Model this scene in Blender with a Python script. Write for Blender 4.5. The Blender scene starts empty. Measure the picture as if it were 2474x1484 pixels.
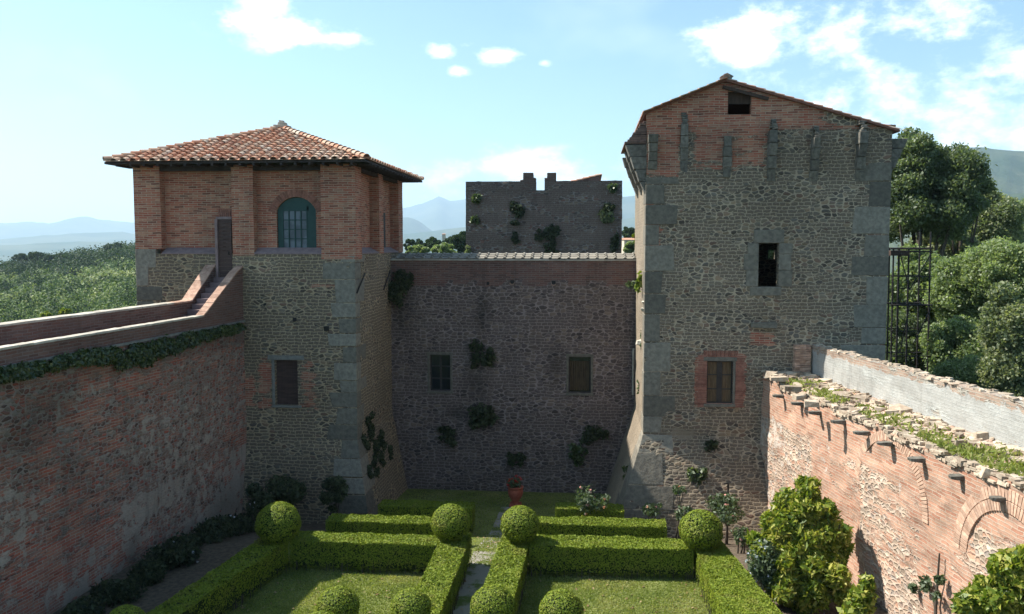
import bpy, math, random
import numpy as np
from mathutils import Vector, Matrix, noise as mnoise

R = math.radians
sc = bpy.context.scene
COL = sc.collection
rng = np.random.default_rng(7)
random.seed(7)

# ------------------------------------------------------------------ camera
FPX, CX, CY = 2017.0, 1236.5, 742.0          # focal length and centre, in pixels of a 2473 px wide picture
PITCH = math.atan(152 / FPX)
YAW = math.atan(183.5 * math.cos(PITCH) / FPX)
CAM = np.array([0.0, 0.0, 10.0])
cam_d = bpy.data.cameras.new("camera")
cam_d.sensor_width = 36
cam_d.lens = 36 * FPX / 2473
cam_d.clip_start = 0.1
cam_d.clip_end = 80000
cam = bpy.data.objects.new("camera", cam_d)
COL.objects.link(cam)
cam.location = CAM
cam.rotation_euler = (math.pi / 2 - PITCH, 0, YAW)
sc.camera = cam

# ------------------------------------------------------------------ exposure
sc.view_settings.view_transform = 'Standard'
sc.view_settings.look = 'None'
sc.view_settings.exposure = 1.12
sc.view_settings.gamma = 1
sc.cycles.max_bounces = 6
sc.cycles.diffuse_bounces = 3
sc.cycles.transparent_max_bounces = 4
sc.cycles.volume_bounces = 1

# ------------------------------------------------------------------ light
SHX, SHY = 0.85, -0.13                       # shadow of a 1 m post on flat ground
SUNV = Vector((-SHX, -SHY, 1)).normalized()
sun_d = bpy.data.lights.new("sun", 'SUN')
sun_d.energy = 5.0
sun_d.angle = R(0.5)
sun_d.color = (1.0, 0.95, 0.86)
sun = bpy.data.objects.new("sun", sun_d)
COL.objects.link(sun)
sun.rotation_euler = (-SUNV).to_track_quat('-Z', 'Y').to_euler()
sun.location = (-30, 20, 60)


# ------------------------------------------------------------------ picture rays (placing things by where the photo shows them)
_fw = np.array([-math.sin(YAW) * math.cos(PITCH), math.cos(YAW) * math.cos(PITCH), -math.sin(PITCH)])
_rt = np.array([math.cos(YAW), math.sin(YAW), 0])
_up = np.cross(_rt, _fw)


def ray(x, y):
    return _fw * FPX + _rt * (x - CX) + _up * (CY - y)


def PY(x, y, Y):
    d = ray(x, y)
    return CAM + d * (Y / d[1])


def PZ(x, y, z):
    d = ray(x, y)
    return CAM + d * ((z - CAM[2]) / d[2])


def PD(x, y, dist):
    d = ray(x, y)
    return CAM + d * (dist / math.hypot(d[0], d[1]))


class Plane:
    """vertical plane through (x0,y0) with direction (dx,dy); u metres along, z up"""
    def __init__(s, x0, y0, dx, dy):
        L = math.hypot(dx, dy)
        s.o = np.array([x0, y0]); s.t = np.array([dx, dy]) / L
        s.n = np.array([s.t[1], -s.t[0]])       # right-hand side of direction

    def uz(s, x, y, off=0.0):
        d = ray(x, y)
        o = s.o + s.n * off
        k = np.dot(o - CAM[:2], s.n) / np.dot(d[:2], s.n)
        p = CAM + d * k
        return float(np.dot(p[:2] - s.o, s.t)), float(p[2])

    def p(s, u, z, off=0.0):
        q = s.o + s.t * u + s.n * off
        return np.array([q[0], q[1], z])


def nz(p, sc_=1.0):
    return mnoise.noise(Vector((p[0] * sc_, p[1] * sc_, p[2] * sc_)))


# ------------------------------------------------------------------ nodes
class NT:
    def __init__(s, tree):
        s.t = tree
        tree.nodes.clear()

    def __call__(s, typ, out=0, props=None, **ins):
        n = s.t.nodes.new('ShaderNode' + typ)
        for k, v in (props or {}).items():
            setattr(n, k, v)
        for k, v in ins.items():
            key = k.replace('_', ' ')
            if key[0] == 'i' and key[1:].isdigit():
                sock = n.inputs[int(key[1:])]
            else:
                sock = n.inputs[key]
            if isinstance(v, bpy.types.NodeSocket):
                s.t.links.new(v, sock)
            else:
                if isinstance(v, tuple) and len(v) == 3 and sock.type == 'RGBA':
                    v = v + (1,)
                sock.default_value = v
        return n.outputs[out] if out is not None else n

    def math(s, op, a, b=0.0, clamp=False):
        return s('Math', 0, dict(operation=op, use_clamp=clamp), i0=a, i1=b)

    def vmath(s, op, a, b=(0, 0, 0)):
        return s('VectorMath', 0, dict(operation=op), i0=a, i1=b)

    def dot(s, a, b):
        return s('VectorMath', 1, dict(operation='DOT_PRODUCT'), i0=a, i1=b)

    def mix(s, f, a, b, blend='MIX'):
        n = s.t.nodes.new('ShaderNodeMix')
        n.data_type = 'RGBA'; n.blend_type = blend
        for sock, v in ((n.inputs[0], f), (n.inputs[6], a), (n.inputs[7], b)):
            if isinstance(v, bpy.types.NodeSocket):
                s.t.links.new(v, sock)
            else:
                if isinstance(v, tuple) and len(v) == 3:
                    v = v + (1,)
                sock.default_value = v
        return n.outputs[2]

    def sstep(s, v, lo, hi, a=0.0, b=1.0):
        return s('MapRange', 0, dict(interpolation_type='SMOOTHSTEP'), Value=v, From_Min=lo, From_Max=hi, To_Min=a, To_Max=b)

    def noise(s, vec, scale, detail=3.0, rough=0.55, out=0):
        return s('TexNoise', out, None, Vector=vec, Scale=scale, Detail=detail, Roughness=rough)

    def ramp(s, fac, stops, interp='LINEAR'):
        n = s.t.nodes.new('ShaderNodeValToRGB')
        s.t.links.new(fac, n.inputs[0])
        cr = n.color_ramp
        cr.interpolation = interp
        while len(cr.elements) < len(stops):
            cr.elements.new(0.5)
        for e, (p, c) in zip(cr.elements, stops):
            e.position = p
            e.color = tuple(c) + (1,)
        return n.outputs[0]


MATS = {}


def new_mat(name):
    m = bpy.data.materials.new(name)
    m.use_nodes = True
    MATS[name] = m
    return m, NT(m.node_tree)


def finish(N, col, rough=0.9, bump=None, bstr=0.5, bdist=0.02, spec=0.3, metal=0.0):
    b = N('BsdfPrincipled', None, None, Base_Color=col, Roughness=rough, Metallic=metal)
    b.inputs['Specular IOR Level'].default_value = spec
    if bump is not None:
        bn = N('Bump', 0, None, Strength=bstr, Distance=bdist, Height=bump)
        N.t.links.new(bn, b.inputs['Normal'])
    N('OutputMaterial', None, None, Surface=b.outputs[0])
    return b


# ------------------------------------------------------------------ world: sky with scattered clouds
world = bpy.data.worlds.new("World")
sc.world = world
world.use_nodes = True
N = NT(world.node_tree)
sky = N('TexSky', 0, dict(sky_type='NISHITA', sun_disc=False, sun_elevation=math.asin(SUNV.z),
                          sun_rotation=math.atan2(SUNV.x, SUNV.y), altitude=200, air_density=1.0,
                          dust_density=1.4, ozone_density=1.0))
sky = N.mix(1.0, sky, (0.76, .97, .96), 'MULTIPLY')
dirv = N.vmath('NORMALIZE', N('TexCoord', 0))
CLOUDS = [  # picture x, y, half width, half height, weight
    (600, 62, 60, 34, 1.0), (690, 78, 110, 32, 1.25), (650, 18, 60, 28, .95), (790, 92, 75, 18, .95),
    (1065, 127, 38, 15, 1.0), (1205, 136, 50, 18, 1.1), (1112, 173, 28, 12, .75), (1317, 153, 14, 8, .6),
    (1130, 108, 30, 9, .45),
    (1790, 110, 90, 55, 1.1), (1860, 65, 100, 40, .8), (2010, 110, 150, 60, .62), (2230, 50, 260, 70, .55),
    (2200, 220, 330, 70, .6), (2400, 280, 170, 120, .72), (1830, 185, 90, 22, .6), (2480, 170, 160, 90, .66),
    (1240, 405, 120, 42, .95), (1400, 425, 130, 38, .75), (1080, 440, 90, 40, .62), (1540, 420, 90, 40, .6)]
dens = None
for (cx, cy, sx, sy, w) in CLOUDS:
    c = ray(cx, cy); c = c / np.linalg.norm(c)
    r_ = np.cross(c, [0, 0, 1]); r_ /= np.linalg.norm(r_)
    u_ = np.cross(r_, c)
    a = N.dot(dirv, tuple(r_ * FPX / sx)); b = N.dot(dirv, tuple(u_ * FPX / sy))
    front = N.math('GREATER_THAN', N.dot(dirv, tuple(c)), 0.5)
    q = N.math('ADD', N.math('MULTIPLY', a, a), N.math('MULTIPLY', b, b))
    g = N.math('MULTIPLY', N.math('MULTIPLY', N.math('EXPONENT', N.math('MULTIPLY', q, -0.7)), w), front)
    dens = g if dens is None else N.math('MAXIMUM', dens, g)
cv = N.vmath('MULTIPLY', dirv, (1, 1, 1.8))
n1 = N.noise(cv, 18, 8, 0.66)
n2 = N.noise(cv, 3.2, 4, 0.55)
# soft general veil away from the picked clouds too, so that the sky all round has some
veil = N.sstep(n2, 0.56, 0.75, 0, 0.3)
dd = N.math('ADD', N.math('MULTIPLY', dens, 1.0), N.math('MULTIPLY', N.math('SUBTRACT', n1, 0.5), 2.3))
cm = N.sstep(dd, 0.25, 1.15)
cm = N.math('MAXIMUM', N.math('MULTIPLY', cm, N.sstep(dens, 0.04, 0.3)), N.math('MULTIPLY', veil, 0.4))
cloudcol = N.mix(N.noise(cv, 9, 4), (9.3, 9.9, 10.4), (13.5, 13.8, 13.8))
skyc = N.mix(N.math('MULTIPLY', cm, 0.92), sky, cloudcol)
bg = N('Background', 0, None, Color=skyc, Strength=0.095)
N('OutputWorld', None, None, Surface=bg)


# ------------------------------------------------------------------ materials
def masonry(name, stones, mortar, bricks, bmortar, plaster=(.42, .41, .37), sw=.36, sh=.19, stain=.35, row=.088, bw=.38,
            joint=(.035, .10), bstr=.8, course=.47, tint=(1.08, .98, .96)):
    m, N = new_mat(name)
    uv = N('UVMap', 0, dict(uv_map='UVMap'))
    at = lambda nm: N('Attribute', 2, dict(attribute_name=nm))
    dis = N.vmath('MULTIPLY', N.vmath('SUBTRACT', N.noise(uv, 1.7, 3, .6, out=1), (.5, .5, .5)), (.34, .2, 0))
    uvd = N.vmath('ADD', uv, dis)
    vec = N.vmath('MULTIPLY', uvd, (1 / sw, 1 / sh, 1))
    big = N.noise(uv, .35, 3, .6)
    # stones: two sizes, swapped by patches
    edge = N('TexVoronoi', 0, dict(feature='DISTANCE_TO_EDGE', voronoi_dimensions='2D'), Vector=vec, Scale=1.0, Randomness=.82)
    cell = N('TexVoronoi', 1, dict(feature='F1', voronoi_dimensions='2D'), Vector=vec, Scale=1.0, Randomness=.82)
    vec2 = N.vmath('MULTIPLY', uvd, (.66 / sw, .74 / sh, 1))
    cd = N.vmath('ADD', uv, N.vmath('MULTIPLY', N.vmath('SUBTRACT', N.noise(uv, 2.6, 3, .6, out=1), (.5, .5, .5)), (.30, .17, 0)))
    cb = N('TexBrick', None, dict(offset=.43, squash=1.35, squash_frequency=3), Vector=cd, Color1=(0, 0, 0), Color2=(1, 1, 1), Mortar=(.5, .5, .5), Scale=1.0,
           Mortar_Size=.5 * sh, Mortar_Smooth=1.0, Bias=0.0, Brick_Width=sw * .95, Row_Height=sh * .95)
    edge2 = N.math('MULTIPLY', N.math('SUBTRACT', 1, cb.outputs[1]), .62)
    cell2 = N('TexWhiteNoise', 1, dict(noise_dimensions='1D'), W=N.math('MULTIPLY', N('SeparateColor', 0, None, Color=cb.outputs[0]), 91.7))
    sel = N.math('GREATER_THAN', N.noise(vec2, .3, 3), course)
    f1 = N('TexVoronoi', 0, dict(feature='F1', voronoi_dimensions='2D'), Vector=vec, Scale=1.0, Randomness=.82)
    rnd_ = lambda e_, f_: N.math('SUBTRACT', e_, N.math('MULTIPLY', N.math('MAXIMUM', N.math('SUBTRACT', f_, .42), 0), .45))
    e = N.math('ADD', N.math('MULTIPLY', rnd_(edge, f1), N.math('SUBTRACT', 1, sel)), N.math('MULTIPLY', edge2, sel))
    c = N.mix(sel, cell, cell2)
    fine = N.noise(uv, 22, 5, .7)
    mid = N.noise(uv, 5, 4, .6)
    e = N.math('ADD', e, N.math('MULTIPLY', N.math('SUBTRACT', fine, .5), .16))
    e = N.math('ADD', e, N.math('MULTIPLY', N.math('SUBTRACT', mid, .5), .10))
    smask = N.sstep(e, joint[0], joint[1])
    cr = N('SeparateColor', 0, None, Color=c)
    k = len(stones)
    scol = N.ramp(cr, [((i + .5) / k, s) for i, s in enumerate(stones)])
    cg = N('SeparateColor', 1, None, Color=c)
    sval = N.math('ADD', .72, N.math('MULTIPLY', cg, .5))
    scol = N.mix(1.0, scol, N('CombineColor', 0, None, Red=sval, Green=sval, Blue=sval), 'MULTIPLY')
    mort = N.mix(mid, tuple(x * .75 for x in mortar), tuple(min(1, x * 1.2) for x in mortar))
    stone = N.mix(smask, mort, scol)
    sheight = N.math('MULTIPLY', N.sstep(e, 0.0, .3), 1.0)
    # thin bricks
    bd = N.vmath('ADD', uv, N.vmath('MULTIPLY', N.vmath('SUBTRACT', N.noise(uv, 1.1, 3, .6, out=1), (.5, .5, .5)), (.13, .10, 0)))
    bt = N('TexBrick', None, dict(offset=.5), Vector=bd, Color1=(0, 0, 0), Color2=(1, 1, 1), Mortar=(.5, .5, .5), Scale=1.0,
           Mortar_Size=.013, Mortar_Smooth=.25, Bias=0.0, Brick_Width=bw, Row_Height=row)
    brnd = N('SeparateColor', 0, None, Color=bt.outputs[0])
    brnd = N.math('ADD', N.math('MULTIPLY', brnd, .75), N.math('MULTIPLY', N.noise(uv, 7, 3), .3))
    bcol = N.ramp(brnd, [((i + .5) / len(bricks), s) for i, s in enumerate(bricks)])
    wear = N.sstep(N.noise(uv, 2.3, 5, .7), .5, .72)
    bm = N.mix(mid, tuple(x * .8 for x in bmortar), bmortar)
    jw = N.math('MULTIPLY', bt.outputs[1], N.sstep(N.noise(uv, 4, 4, .7), .28, .55, .45, 1))
    brick = N.mix(jw, bcol, bm)
    brick = N.mix(N.math('MULTIPLY', wear, .35), brick, bm)
    bheight = N.math('SUBTRACT', 1, bt.outputs[1])
    br = N.math('ADD', at('brick'), N.math('MULTIPLY', N.math('SUBTRACT', N.noise(N.vmath('MULTIPLY', uv, (.55, 1.8, 1)), 1.8, 6, .72), .5), 1.5))
    bmask = N.sstep(br, .46, .54)
    col = N.mix(bmask, stone, brick)
    hgt = N.math('ADD', N.math('MULTIPLY', sheight, N.math('SUBTRACT', 1, bmask)), N.math('MULTIPLY', N.math('MULTIPLY', bheight, .7), bmask))
    # old plaster and lichen
    pl = N.math('ADD', at('plaster'), N.math('MULTIPLY', N.math('SUBTRACT', N.noise(uv, 2.6, 6, .68), .5), 1.3))
    pmask = N.sstep(pl, .5, .6)
    pcol = N.mix(N.noise(uv, 9, 5, .7), tuple(x * .62 for x in plaster), tuple(min(1, x * 1.2) for x in plaster))
    col = N.mix(N.math('MULTIPLY', pmask, .88), col, pcol)
    hgt = N.math('ADD', N.math('MULTIPLY', hgt, N.math('SUBTRACT', 1, N.math('MULTIPLY', pmask, .75))), N.math('MULTIPLY', fine, .35))
    # dirt, streaks, lichen specks
    sv = N.vmath('MULTIPLY', uv, (1.7, .25, 1))
    streak = N.sstep(N.noise(sv, 1.3, 5, .65), .45, .75)
    dirt = N.math('MULTIPLY', N.math('MAXIMUM', streak, N.math('MULTIPLY', at('dirt'), 1.2)), stain, True)
    dirt = N.math('ADD', dirt, N.math('MULTIPLY', at('dirt'), .28), True)
    col = N.mix(dirt, col, N.mix(.6, (.03, .032, .03), N.mix(.5, col, (.06, .07, .05), 'MULTIPLY')))
    vv = N.math('ADD', .66, N.math('MULTIPLY', big, .68))
    col = N.mix(1.0, col, N('CombineColor', 0, None, Red=vv, Green=vv, Blue=vv), 'MULTIPLY')
    spk = N.sstep(N.noise(uv, 34, 2, .5), .66, .72)
    col = N.mix(N.math('MULTIPLY', spk, .45), col, (.45, .45, .42))
    col = N.mix(1.0, col, tint, 'MULTIPLY')
    finish(N, col, .93, hgt, bstr, .035, spec=.2)
    return m


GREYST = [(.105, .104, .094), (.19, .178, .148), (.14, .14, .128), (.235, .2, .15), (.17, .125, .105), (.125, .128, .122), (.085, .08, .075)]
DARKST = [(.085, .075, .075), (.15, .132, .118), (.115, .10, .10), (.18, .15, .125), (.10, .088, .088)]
BRK = [(.10, .06, .052), (.23, .092, .07), (.32, .115, .085), (.36, .155, .11), (.27, .15, .12), (.42, .25, .18)]
BRKD = [(.09, .065, .058), (.14, .08, .068), (.17, .10, .08), (.13, .095, .085)]
masonry('rubble_tower_stone', GREYST, (.34, .315, .255), BRK, (.38, .33, .27), plaster=(.235, .22, .185), sw=.24, sh=.135, joint=(.02, .1), course=.5, tint=(1.2, 1.04, .91))
masonry('rubble_left_tower', GREYST, (.35, .315, .235), BRK, (.40, .345, .285), sw=.27, sh=.135, joint=(.03, .12), plaster=(.22, .21, .175), tint=(1.18, 1.01, .87))
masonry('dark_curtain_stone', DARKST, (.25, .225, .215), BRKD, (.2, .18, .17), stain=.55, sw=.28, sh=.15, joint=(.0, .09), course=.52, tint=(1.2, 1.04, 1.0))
masonry('scarp_side_stone', [(.12, .12, .11), (.17, .165, .14), (.2, .19, .16)], (.27, .26, .22), BRKD, (.25, .22, .19),
        sw=.16, sh=.11, stain=.3)
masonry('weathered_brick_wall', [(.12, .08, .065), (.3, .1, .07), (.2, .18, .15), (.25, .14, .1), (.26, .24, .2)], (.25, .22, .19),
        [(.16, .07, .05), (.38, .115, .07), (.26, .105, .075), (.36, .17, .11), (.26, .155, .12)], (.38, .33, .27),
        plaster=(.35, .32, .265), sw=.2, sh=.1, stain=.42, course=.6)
masonry('parapet_brick', [(.12, .1, .09), (.2, .17, .14)], (.2, .18, .16), [(.1, .06, .05), (.17, .085, .065), (.14, .09, .075), (.2, .12, .095)], (.22, .19, .17), plaster=(.2, .19, .18), sw=.2, sh=.1, stain=.5)
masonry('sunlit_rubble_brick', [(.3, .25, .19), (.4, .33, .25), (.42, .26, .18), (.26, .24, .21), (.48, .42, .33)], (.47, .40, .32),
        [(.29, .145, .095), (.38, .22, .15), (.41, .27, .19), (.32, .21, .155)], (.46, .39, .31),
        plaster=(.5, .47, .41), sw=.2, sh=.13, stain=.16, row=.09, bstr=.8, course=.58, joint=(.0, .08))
masonry('plastered_parapet', [(.3, .28, .25), (.36, .33, .28)], (.4, .38, .33), [(.3, .2, .15), (.36, .26, .2)], (.42, .38, .32), tint=(1, 1, 1),
        plaster=(.40, .405, .385), sw=.2, sh=.12, stain=.5)
masonry('far_tower_stone', [(a * 1.2, b * 1.12, c) for a, b, c in DARKST] + [(.17, .10, .08)], (.24, .225, .21), BRKD, (.2, .18, .16), sw=.34, sh=.15, stain=.4,
        joint=(-.02, .06))


def simple(name, c1, c2, scale=6, rough=.85, bstr=.3, bdist=.01, vec=None, spec=.3, stretch=(1, 1, 1), rnd=0.0, detail=5):
    m, N = new_mat(name)
    v = N.vmath('MULTIPLY', N('TexCoord', 3), stretch)
    n = N.noise(v, scale, detail, .65)
    col = N.mix(N.sstep(n, .3, .7), c1, c2)
    if rnd:
        a = N('Attribute', 2, dict(attribute_name='rnd'))
        k = N.math('ADD', 1 - rnd, N.math('MULTIPLY', a, 2 * rnd))
        col = N.mix(1.0, col, N('CombineColor', 0, None, Red=k, Green=k, Blue=k), 'MULTIPLY')
    finish(N, col, rough, n, bstr, bdist, spec)
    return m


simple('dressed_grey_stone', (.125, .112, .092), (.205, .184, .146), 6, .9, .9, .04, rnd=.38)
simple('dressed_pale_stone', (.13, .125, .11), (.21, .2, .175), 5, .85, .5, .02, rnd=.2)
simple('coping_stone', (.34, .3, .25), (.5, .45, .37), 4, .9, .6, .02, rnd=.15)
simple('coping_brick', (.3, .17, .12), (.46, .3, .22), 7, .9, .5, .02, rnd=.2)
simple('dark_wood', (.035, .022, .016), (.075, .045, .032), 3, .7, .5, .01, stretch=(8, 8, 1))
simple('door_wood', (.045, .026, .022), (.085, .05, .042), 2, .65, .5, .01, stretch=(1, 1, 9))
simple('eave_wood', (.025, .02, .02), (.055, .042, .036), 4, .8, .4, .01)
simple('green_paint', (.012, .045, .042), (.02, .062, .055), 5, .5, .2, .003)
simple('window_frame_paint', (.03, .025, .022), (.05, .04, .035), 5, .6, .2, .003)
simple('rusty_iron', (.012, .012, .013), (.03, .024, .02), 9, .6, .3, .005)
simple('corbel_stone', (.085, .078, .066), (.175, .162, .135), 8, .85, .8, .03, rnd=.2)
simple('terracotta', (.30, .07, .04), (.42, .12, .07), 6, .8, .2, .005)
simple('bark', (.05, .04, .03), (.11, .09, .07), 5, .95, .8, .03, stretch=(3, 3, .6))
simple('curtain_cloth', (.07, .045, .025), (.15, .10, .055), 5, .9, .3, .02, stretch=(5, 5, .5))
simple('ledge_tile', (.17, .12, .12), (.25, .18, .17), 5, .8, .3, .01, rnd=.1)
simple('soil', (.06, .045, .032), (.13, .10, .07), 7, .95, 1.0, .04)
simple('rubble_rock', (.3, .22, .16), (.46, .39, .3), 6, .95, .8, .03, rnd=.35)
simple('voussoir_brick', (.38, .23, .16), (.5, .34, .25), 8, .9, .5, .02, rnd=.25)
simple('dark_weathered_brick', (.10, .065, .055), (.19, .12, .095), 8, .9, .6, .02, rnd=.3)
simple('dim_cloth', (.035, .026, .016), (.085, .06, .034), 5, .9, .3, .02, stretch=(5, 5, .5))
simple('lichen_tile', (.17, .15, .125), (.27, .245, .2), 5, .9, .5, .02, rnd=.2)
simple('old_brick', (.2, .085, .06), (.3, .14, .1), 8, .9, .5, .02, rnd=.25)
simple('pale_plaster_house', (.5, .4, .3), (.62, .52, .4), 2, .9, .1, .01)


def roof_mat():
    m, N = new_mat('roof_tile')
    a = N('Attribute', 2, dict(attribute_name='rnd'))
    v = N('TexCoord', 3)
    n = N.noise(v, 7, 5, .7)
    t = N.math('ADD', N.math('MULTIPLY', a, .8), N.math('MULTIPLY', n, .25))
    col = N.ramp(t, [(.05, (.22, .12, .085)), (.25, (.42, .19, .11)), (.45, (.46, .25, .16)), (.62, (.38, .27, .2)), (.8, (.5, .33, .23)),
                     (.95, (.45, .39, .32))])
    lich = N.sstep(N.noise(v, 3.1, 6, .75), .55, .68)
    col = N.mix(N.math('MULTIPLY', lich, .55), col, (.36, .33, .26))
    dk = N.sstep(N.noise(v, 11, 4, .6), .58, .75)
    col = N.mix(N.math('MULTIPLY', dk, .5), col, (.09, .07, .055))
    finish(N, col, .85, n, .4, .01, .3)


roof_mat()


def glass_mat():
    m, N = new_mat('window_glass')
    n = N.noise(N('TexCoord', 3), 3, 2)
    finish(N, (.012, .016, .022), .08, n, .05, .01, .6)
    m, N = new_mat('hazy_glass')
    n = N.noise(N('TexCoord', 3), 2.5, 3)
    finish(N, N.mix(N.sstep(n, .42, .6), (.05, .07, .09), (.10, .13, .16)), .35, n, .05, .01, .6)


glass_mat()


def leaf_mat(name, cols, trans=.35, rough=.5, spec=.4, tcol=1.6, brown=0.0):
    m, N = new_mat(name)
    a = N('Attribute', 2, dict(attribute_name='rnd'))
    n = N.noise(N('TexCoord', 3), .8, 3)
    t = N.math('ADD', N.math('MULTIPLY', a, .75), N.math('MULTIPLY', n, .25))
    k = len(cols)
    col = N.ramp(t, [((i + .3) / k, c) for i, c in enumerate(cols)])
    if brown:
        col = N.mix(N.math('MULTIPLY', N.sstep(N.noise(N('TexCoord', 3), 1.7, 5, .7), .5, .72), brown), col, (.2, .15, .06))
    b = N('BsdfPrincipled', None, None, Base_Color=col, Roughness=rough)
    b.inputs['Specular IOR Level'].default_value = spec
    tc = N.mix(1.0, col, (tcol, tcol * 1.05, tcol * .5), 'MULTIPLY')
    tr = N('BsdfTranslucent', 0, None, Color=tc)
    mx = N('MixShader', 0, None, i0=trans, i1=b.outputs[0], i2=tr)
    N('OutputMaterial', None, None, Surface=mx)
    return m


leaf_mat('box_leaf', [(.07, .10, .010), (.12, .17, .014), (.16, .21, .02), (.23, .26, .03)], .2, .6, .2, brown=.4)
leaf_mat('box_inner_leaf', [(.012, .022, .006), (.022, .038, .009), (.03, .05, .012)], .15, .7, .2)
leaf_mat('grass_blade', [(.11, .14, .03), (.16, .20, .045), (.22, .25, .07), (.3, .29, .12)], .35, .6, .3)
leaf_mat('ivy_leaf', [(.015, .03, .012), (.03, .055, .018), (.05, .08, .022), (.10, .12, .03)], .25, .35, .6)
leaf_mat('wall_plant_leaf', [(.03, .05, .02), (.05, .08, .03), (.08, .11, .04), (.11, .14, .06)], .3, .4, .5)
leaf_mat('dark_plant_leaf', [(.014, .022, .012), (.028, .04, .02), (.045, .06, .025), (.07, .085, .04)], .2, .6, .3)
leaf_mat('laurel_leaf', [(.04, .075, .012), (.09, .14, .016), (.15, .20, .02), (.25, .27, .04), (.36, .34, .08)], .35, .48, .35)
leaf_mat('oak_leaf', [(.045, .068, .034), (.075, .105, .05), (.115, .15, .07), (.16, .195, .10)], .42, .45, .45)
leaf_mat('bright_tree_leaf', [(.08, .12, .05), (.13, .175, .08), (.19, .24, .11), (.27, .31, .16)], .45, .45, .45)
leaf_mat('olive_tree_leaf', [(.07, .10, .055), (.12, .15, .08), (.18, .21, .10), (.26, .27, .16)], .42, .5, .4)
leaf_mat('hill_scrub', [(.025, .05, .02), (.065, .105, .035), (.12, .17, .06), (.2, .24, .10), (.32, .34, .18)], .2, .7, .2)
leaf_mat('far_wood', [(.018, .035, .016), (.03, .055, .02), (.045, .075, .026)], .2, .7, .2)
leaf_mat('dry_leaf', [(.10, .06, .03), (.2, .13, .06), (.3, .22, .12)], .2, .7, .2)
leaf_mat('rose_leaf', [(.035, .06, .025), (.06, .09, .04), (.10, .13, .07)], .3, .5, .4)
leaf_mat('pink_petal', [(.6, .25, .22), (.7, .4, .36)], .3, .6, .3, 1.0)
leaf_mat('red_petal', [(.4, .02, .02), (.55, .05, .04)], .3, .6, .3, 1.0)
leaf_mat('pale_petal', [(.5, .55, .7), (.65, .68, .78)], .3, .6, .3, 1.0)


def ground_mats():
    m, N = new_mat('lawn_turf')
    v = N('TexCoord', 3)
    n = N.noise(v, 1.1, 5, .65); f = N.noise(v, 26, 4, .7)
    col = N.mix(N.sstep(n, .35, .65), (.09, .115, .028), (.16, .175, .055))
    col = N.mix(N.sstep(f, .55, .75), col, (.2, .2, .09))
    finish(N, col, .95, f, .6, .02, .1)
    m, N = new_mat('hill_ground')
    v = N('TexCoord', 3)
    n = N.noise(v, .02, 6, .65); f = N.noise(v, .3, 4, .7)
    col = N.mix(N.sstep(n, .4, .6), (.02, .035, .014), (.05, .07, .028))
    col = N.mix(N.sstep(f, .55, .7), col, (.03, .05, .018))
    dist = N('VectorMath', 1, dict(operation='LENGTH'), i0=v)
    far = N.sstep(dist, 1500, 3500)
    n3 = N('TexVoronoi', 1, dict(feature='F1'), Vector=v, Scale=.004)
    fc = N.ramp(N('SeparateColor', 0, None, Color=n3), [(.1, (.05, .08, .04)), (.5, (.12, .14, .07)), (.8, (.2, .19, .12)), (.97, (.3, .28, .25))])
    col = N.mix(far, col, fc)
    finish(N, col, .95, f, .3, .3, .1)
    m, N = new_mat('mountain_slope')
    v = N('TexCoord', 3)
    n = N.noise(v, .002, 6, .6); f = N.noise(v, .012, 5, .7)
    col = N.mix(N.sstep(n, .4, .62), (.03, .055, .03), (.075, .09, .05))
    col = N.mix(N.sstep(f, .6, .72), col, (.16, .15, .11))
    finish(N, col, .95, f, .6, 30, .1)
    m, N = new_mat('gravel_path')
    v = N('TexCoord', 3)
    n = N.noise(v, .9, 4, .65); f = N.noise(v, 30, 4, .7)
    col = N.mix(f, (.16, .145, .125), (.36, .33, .29))
    g = N.sstep(N.math('ADD', n, N.math('MULTIPLY', f, .25)), .62, .72)
    col = N.mix(g, col, (.09, .12, .03))
    finish(N, col, .95, f, .8, .02, .2)


ground_mats()


# ------------------------------------------------------------------ mesh helpers
ORG = {}


def link(o):
    COL.objects.link(o)
    return o


def thing(name, loc, label, cat, group=None):
    o = bpy.data.objects.new(name, None)
    o.empty_display_size = .3
    o.location = loc
    o['label'] = label; o['category'] = cat
    if group:
        o['group'] = group
    ORG[o.name] = np.array(loc, float)
    return link(o)


def tag(o, label, cat, group=None, kind=None):
    o['label'] = label; o['category'] = cat
    if group:
        o['group'] = group
    if kind:
        o['kind'] = kind
    return o


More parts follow.
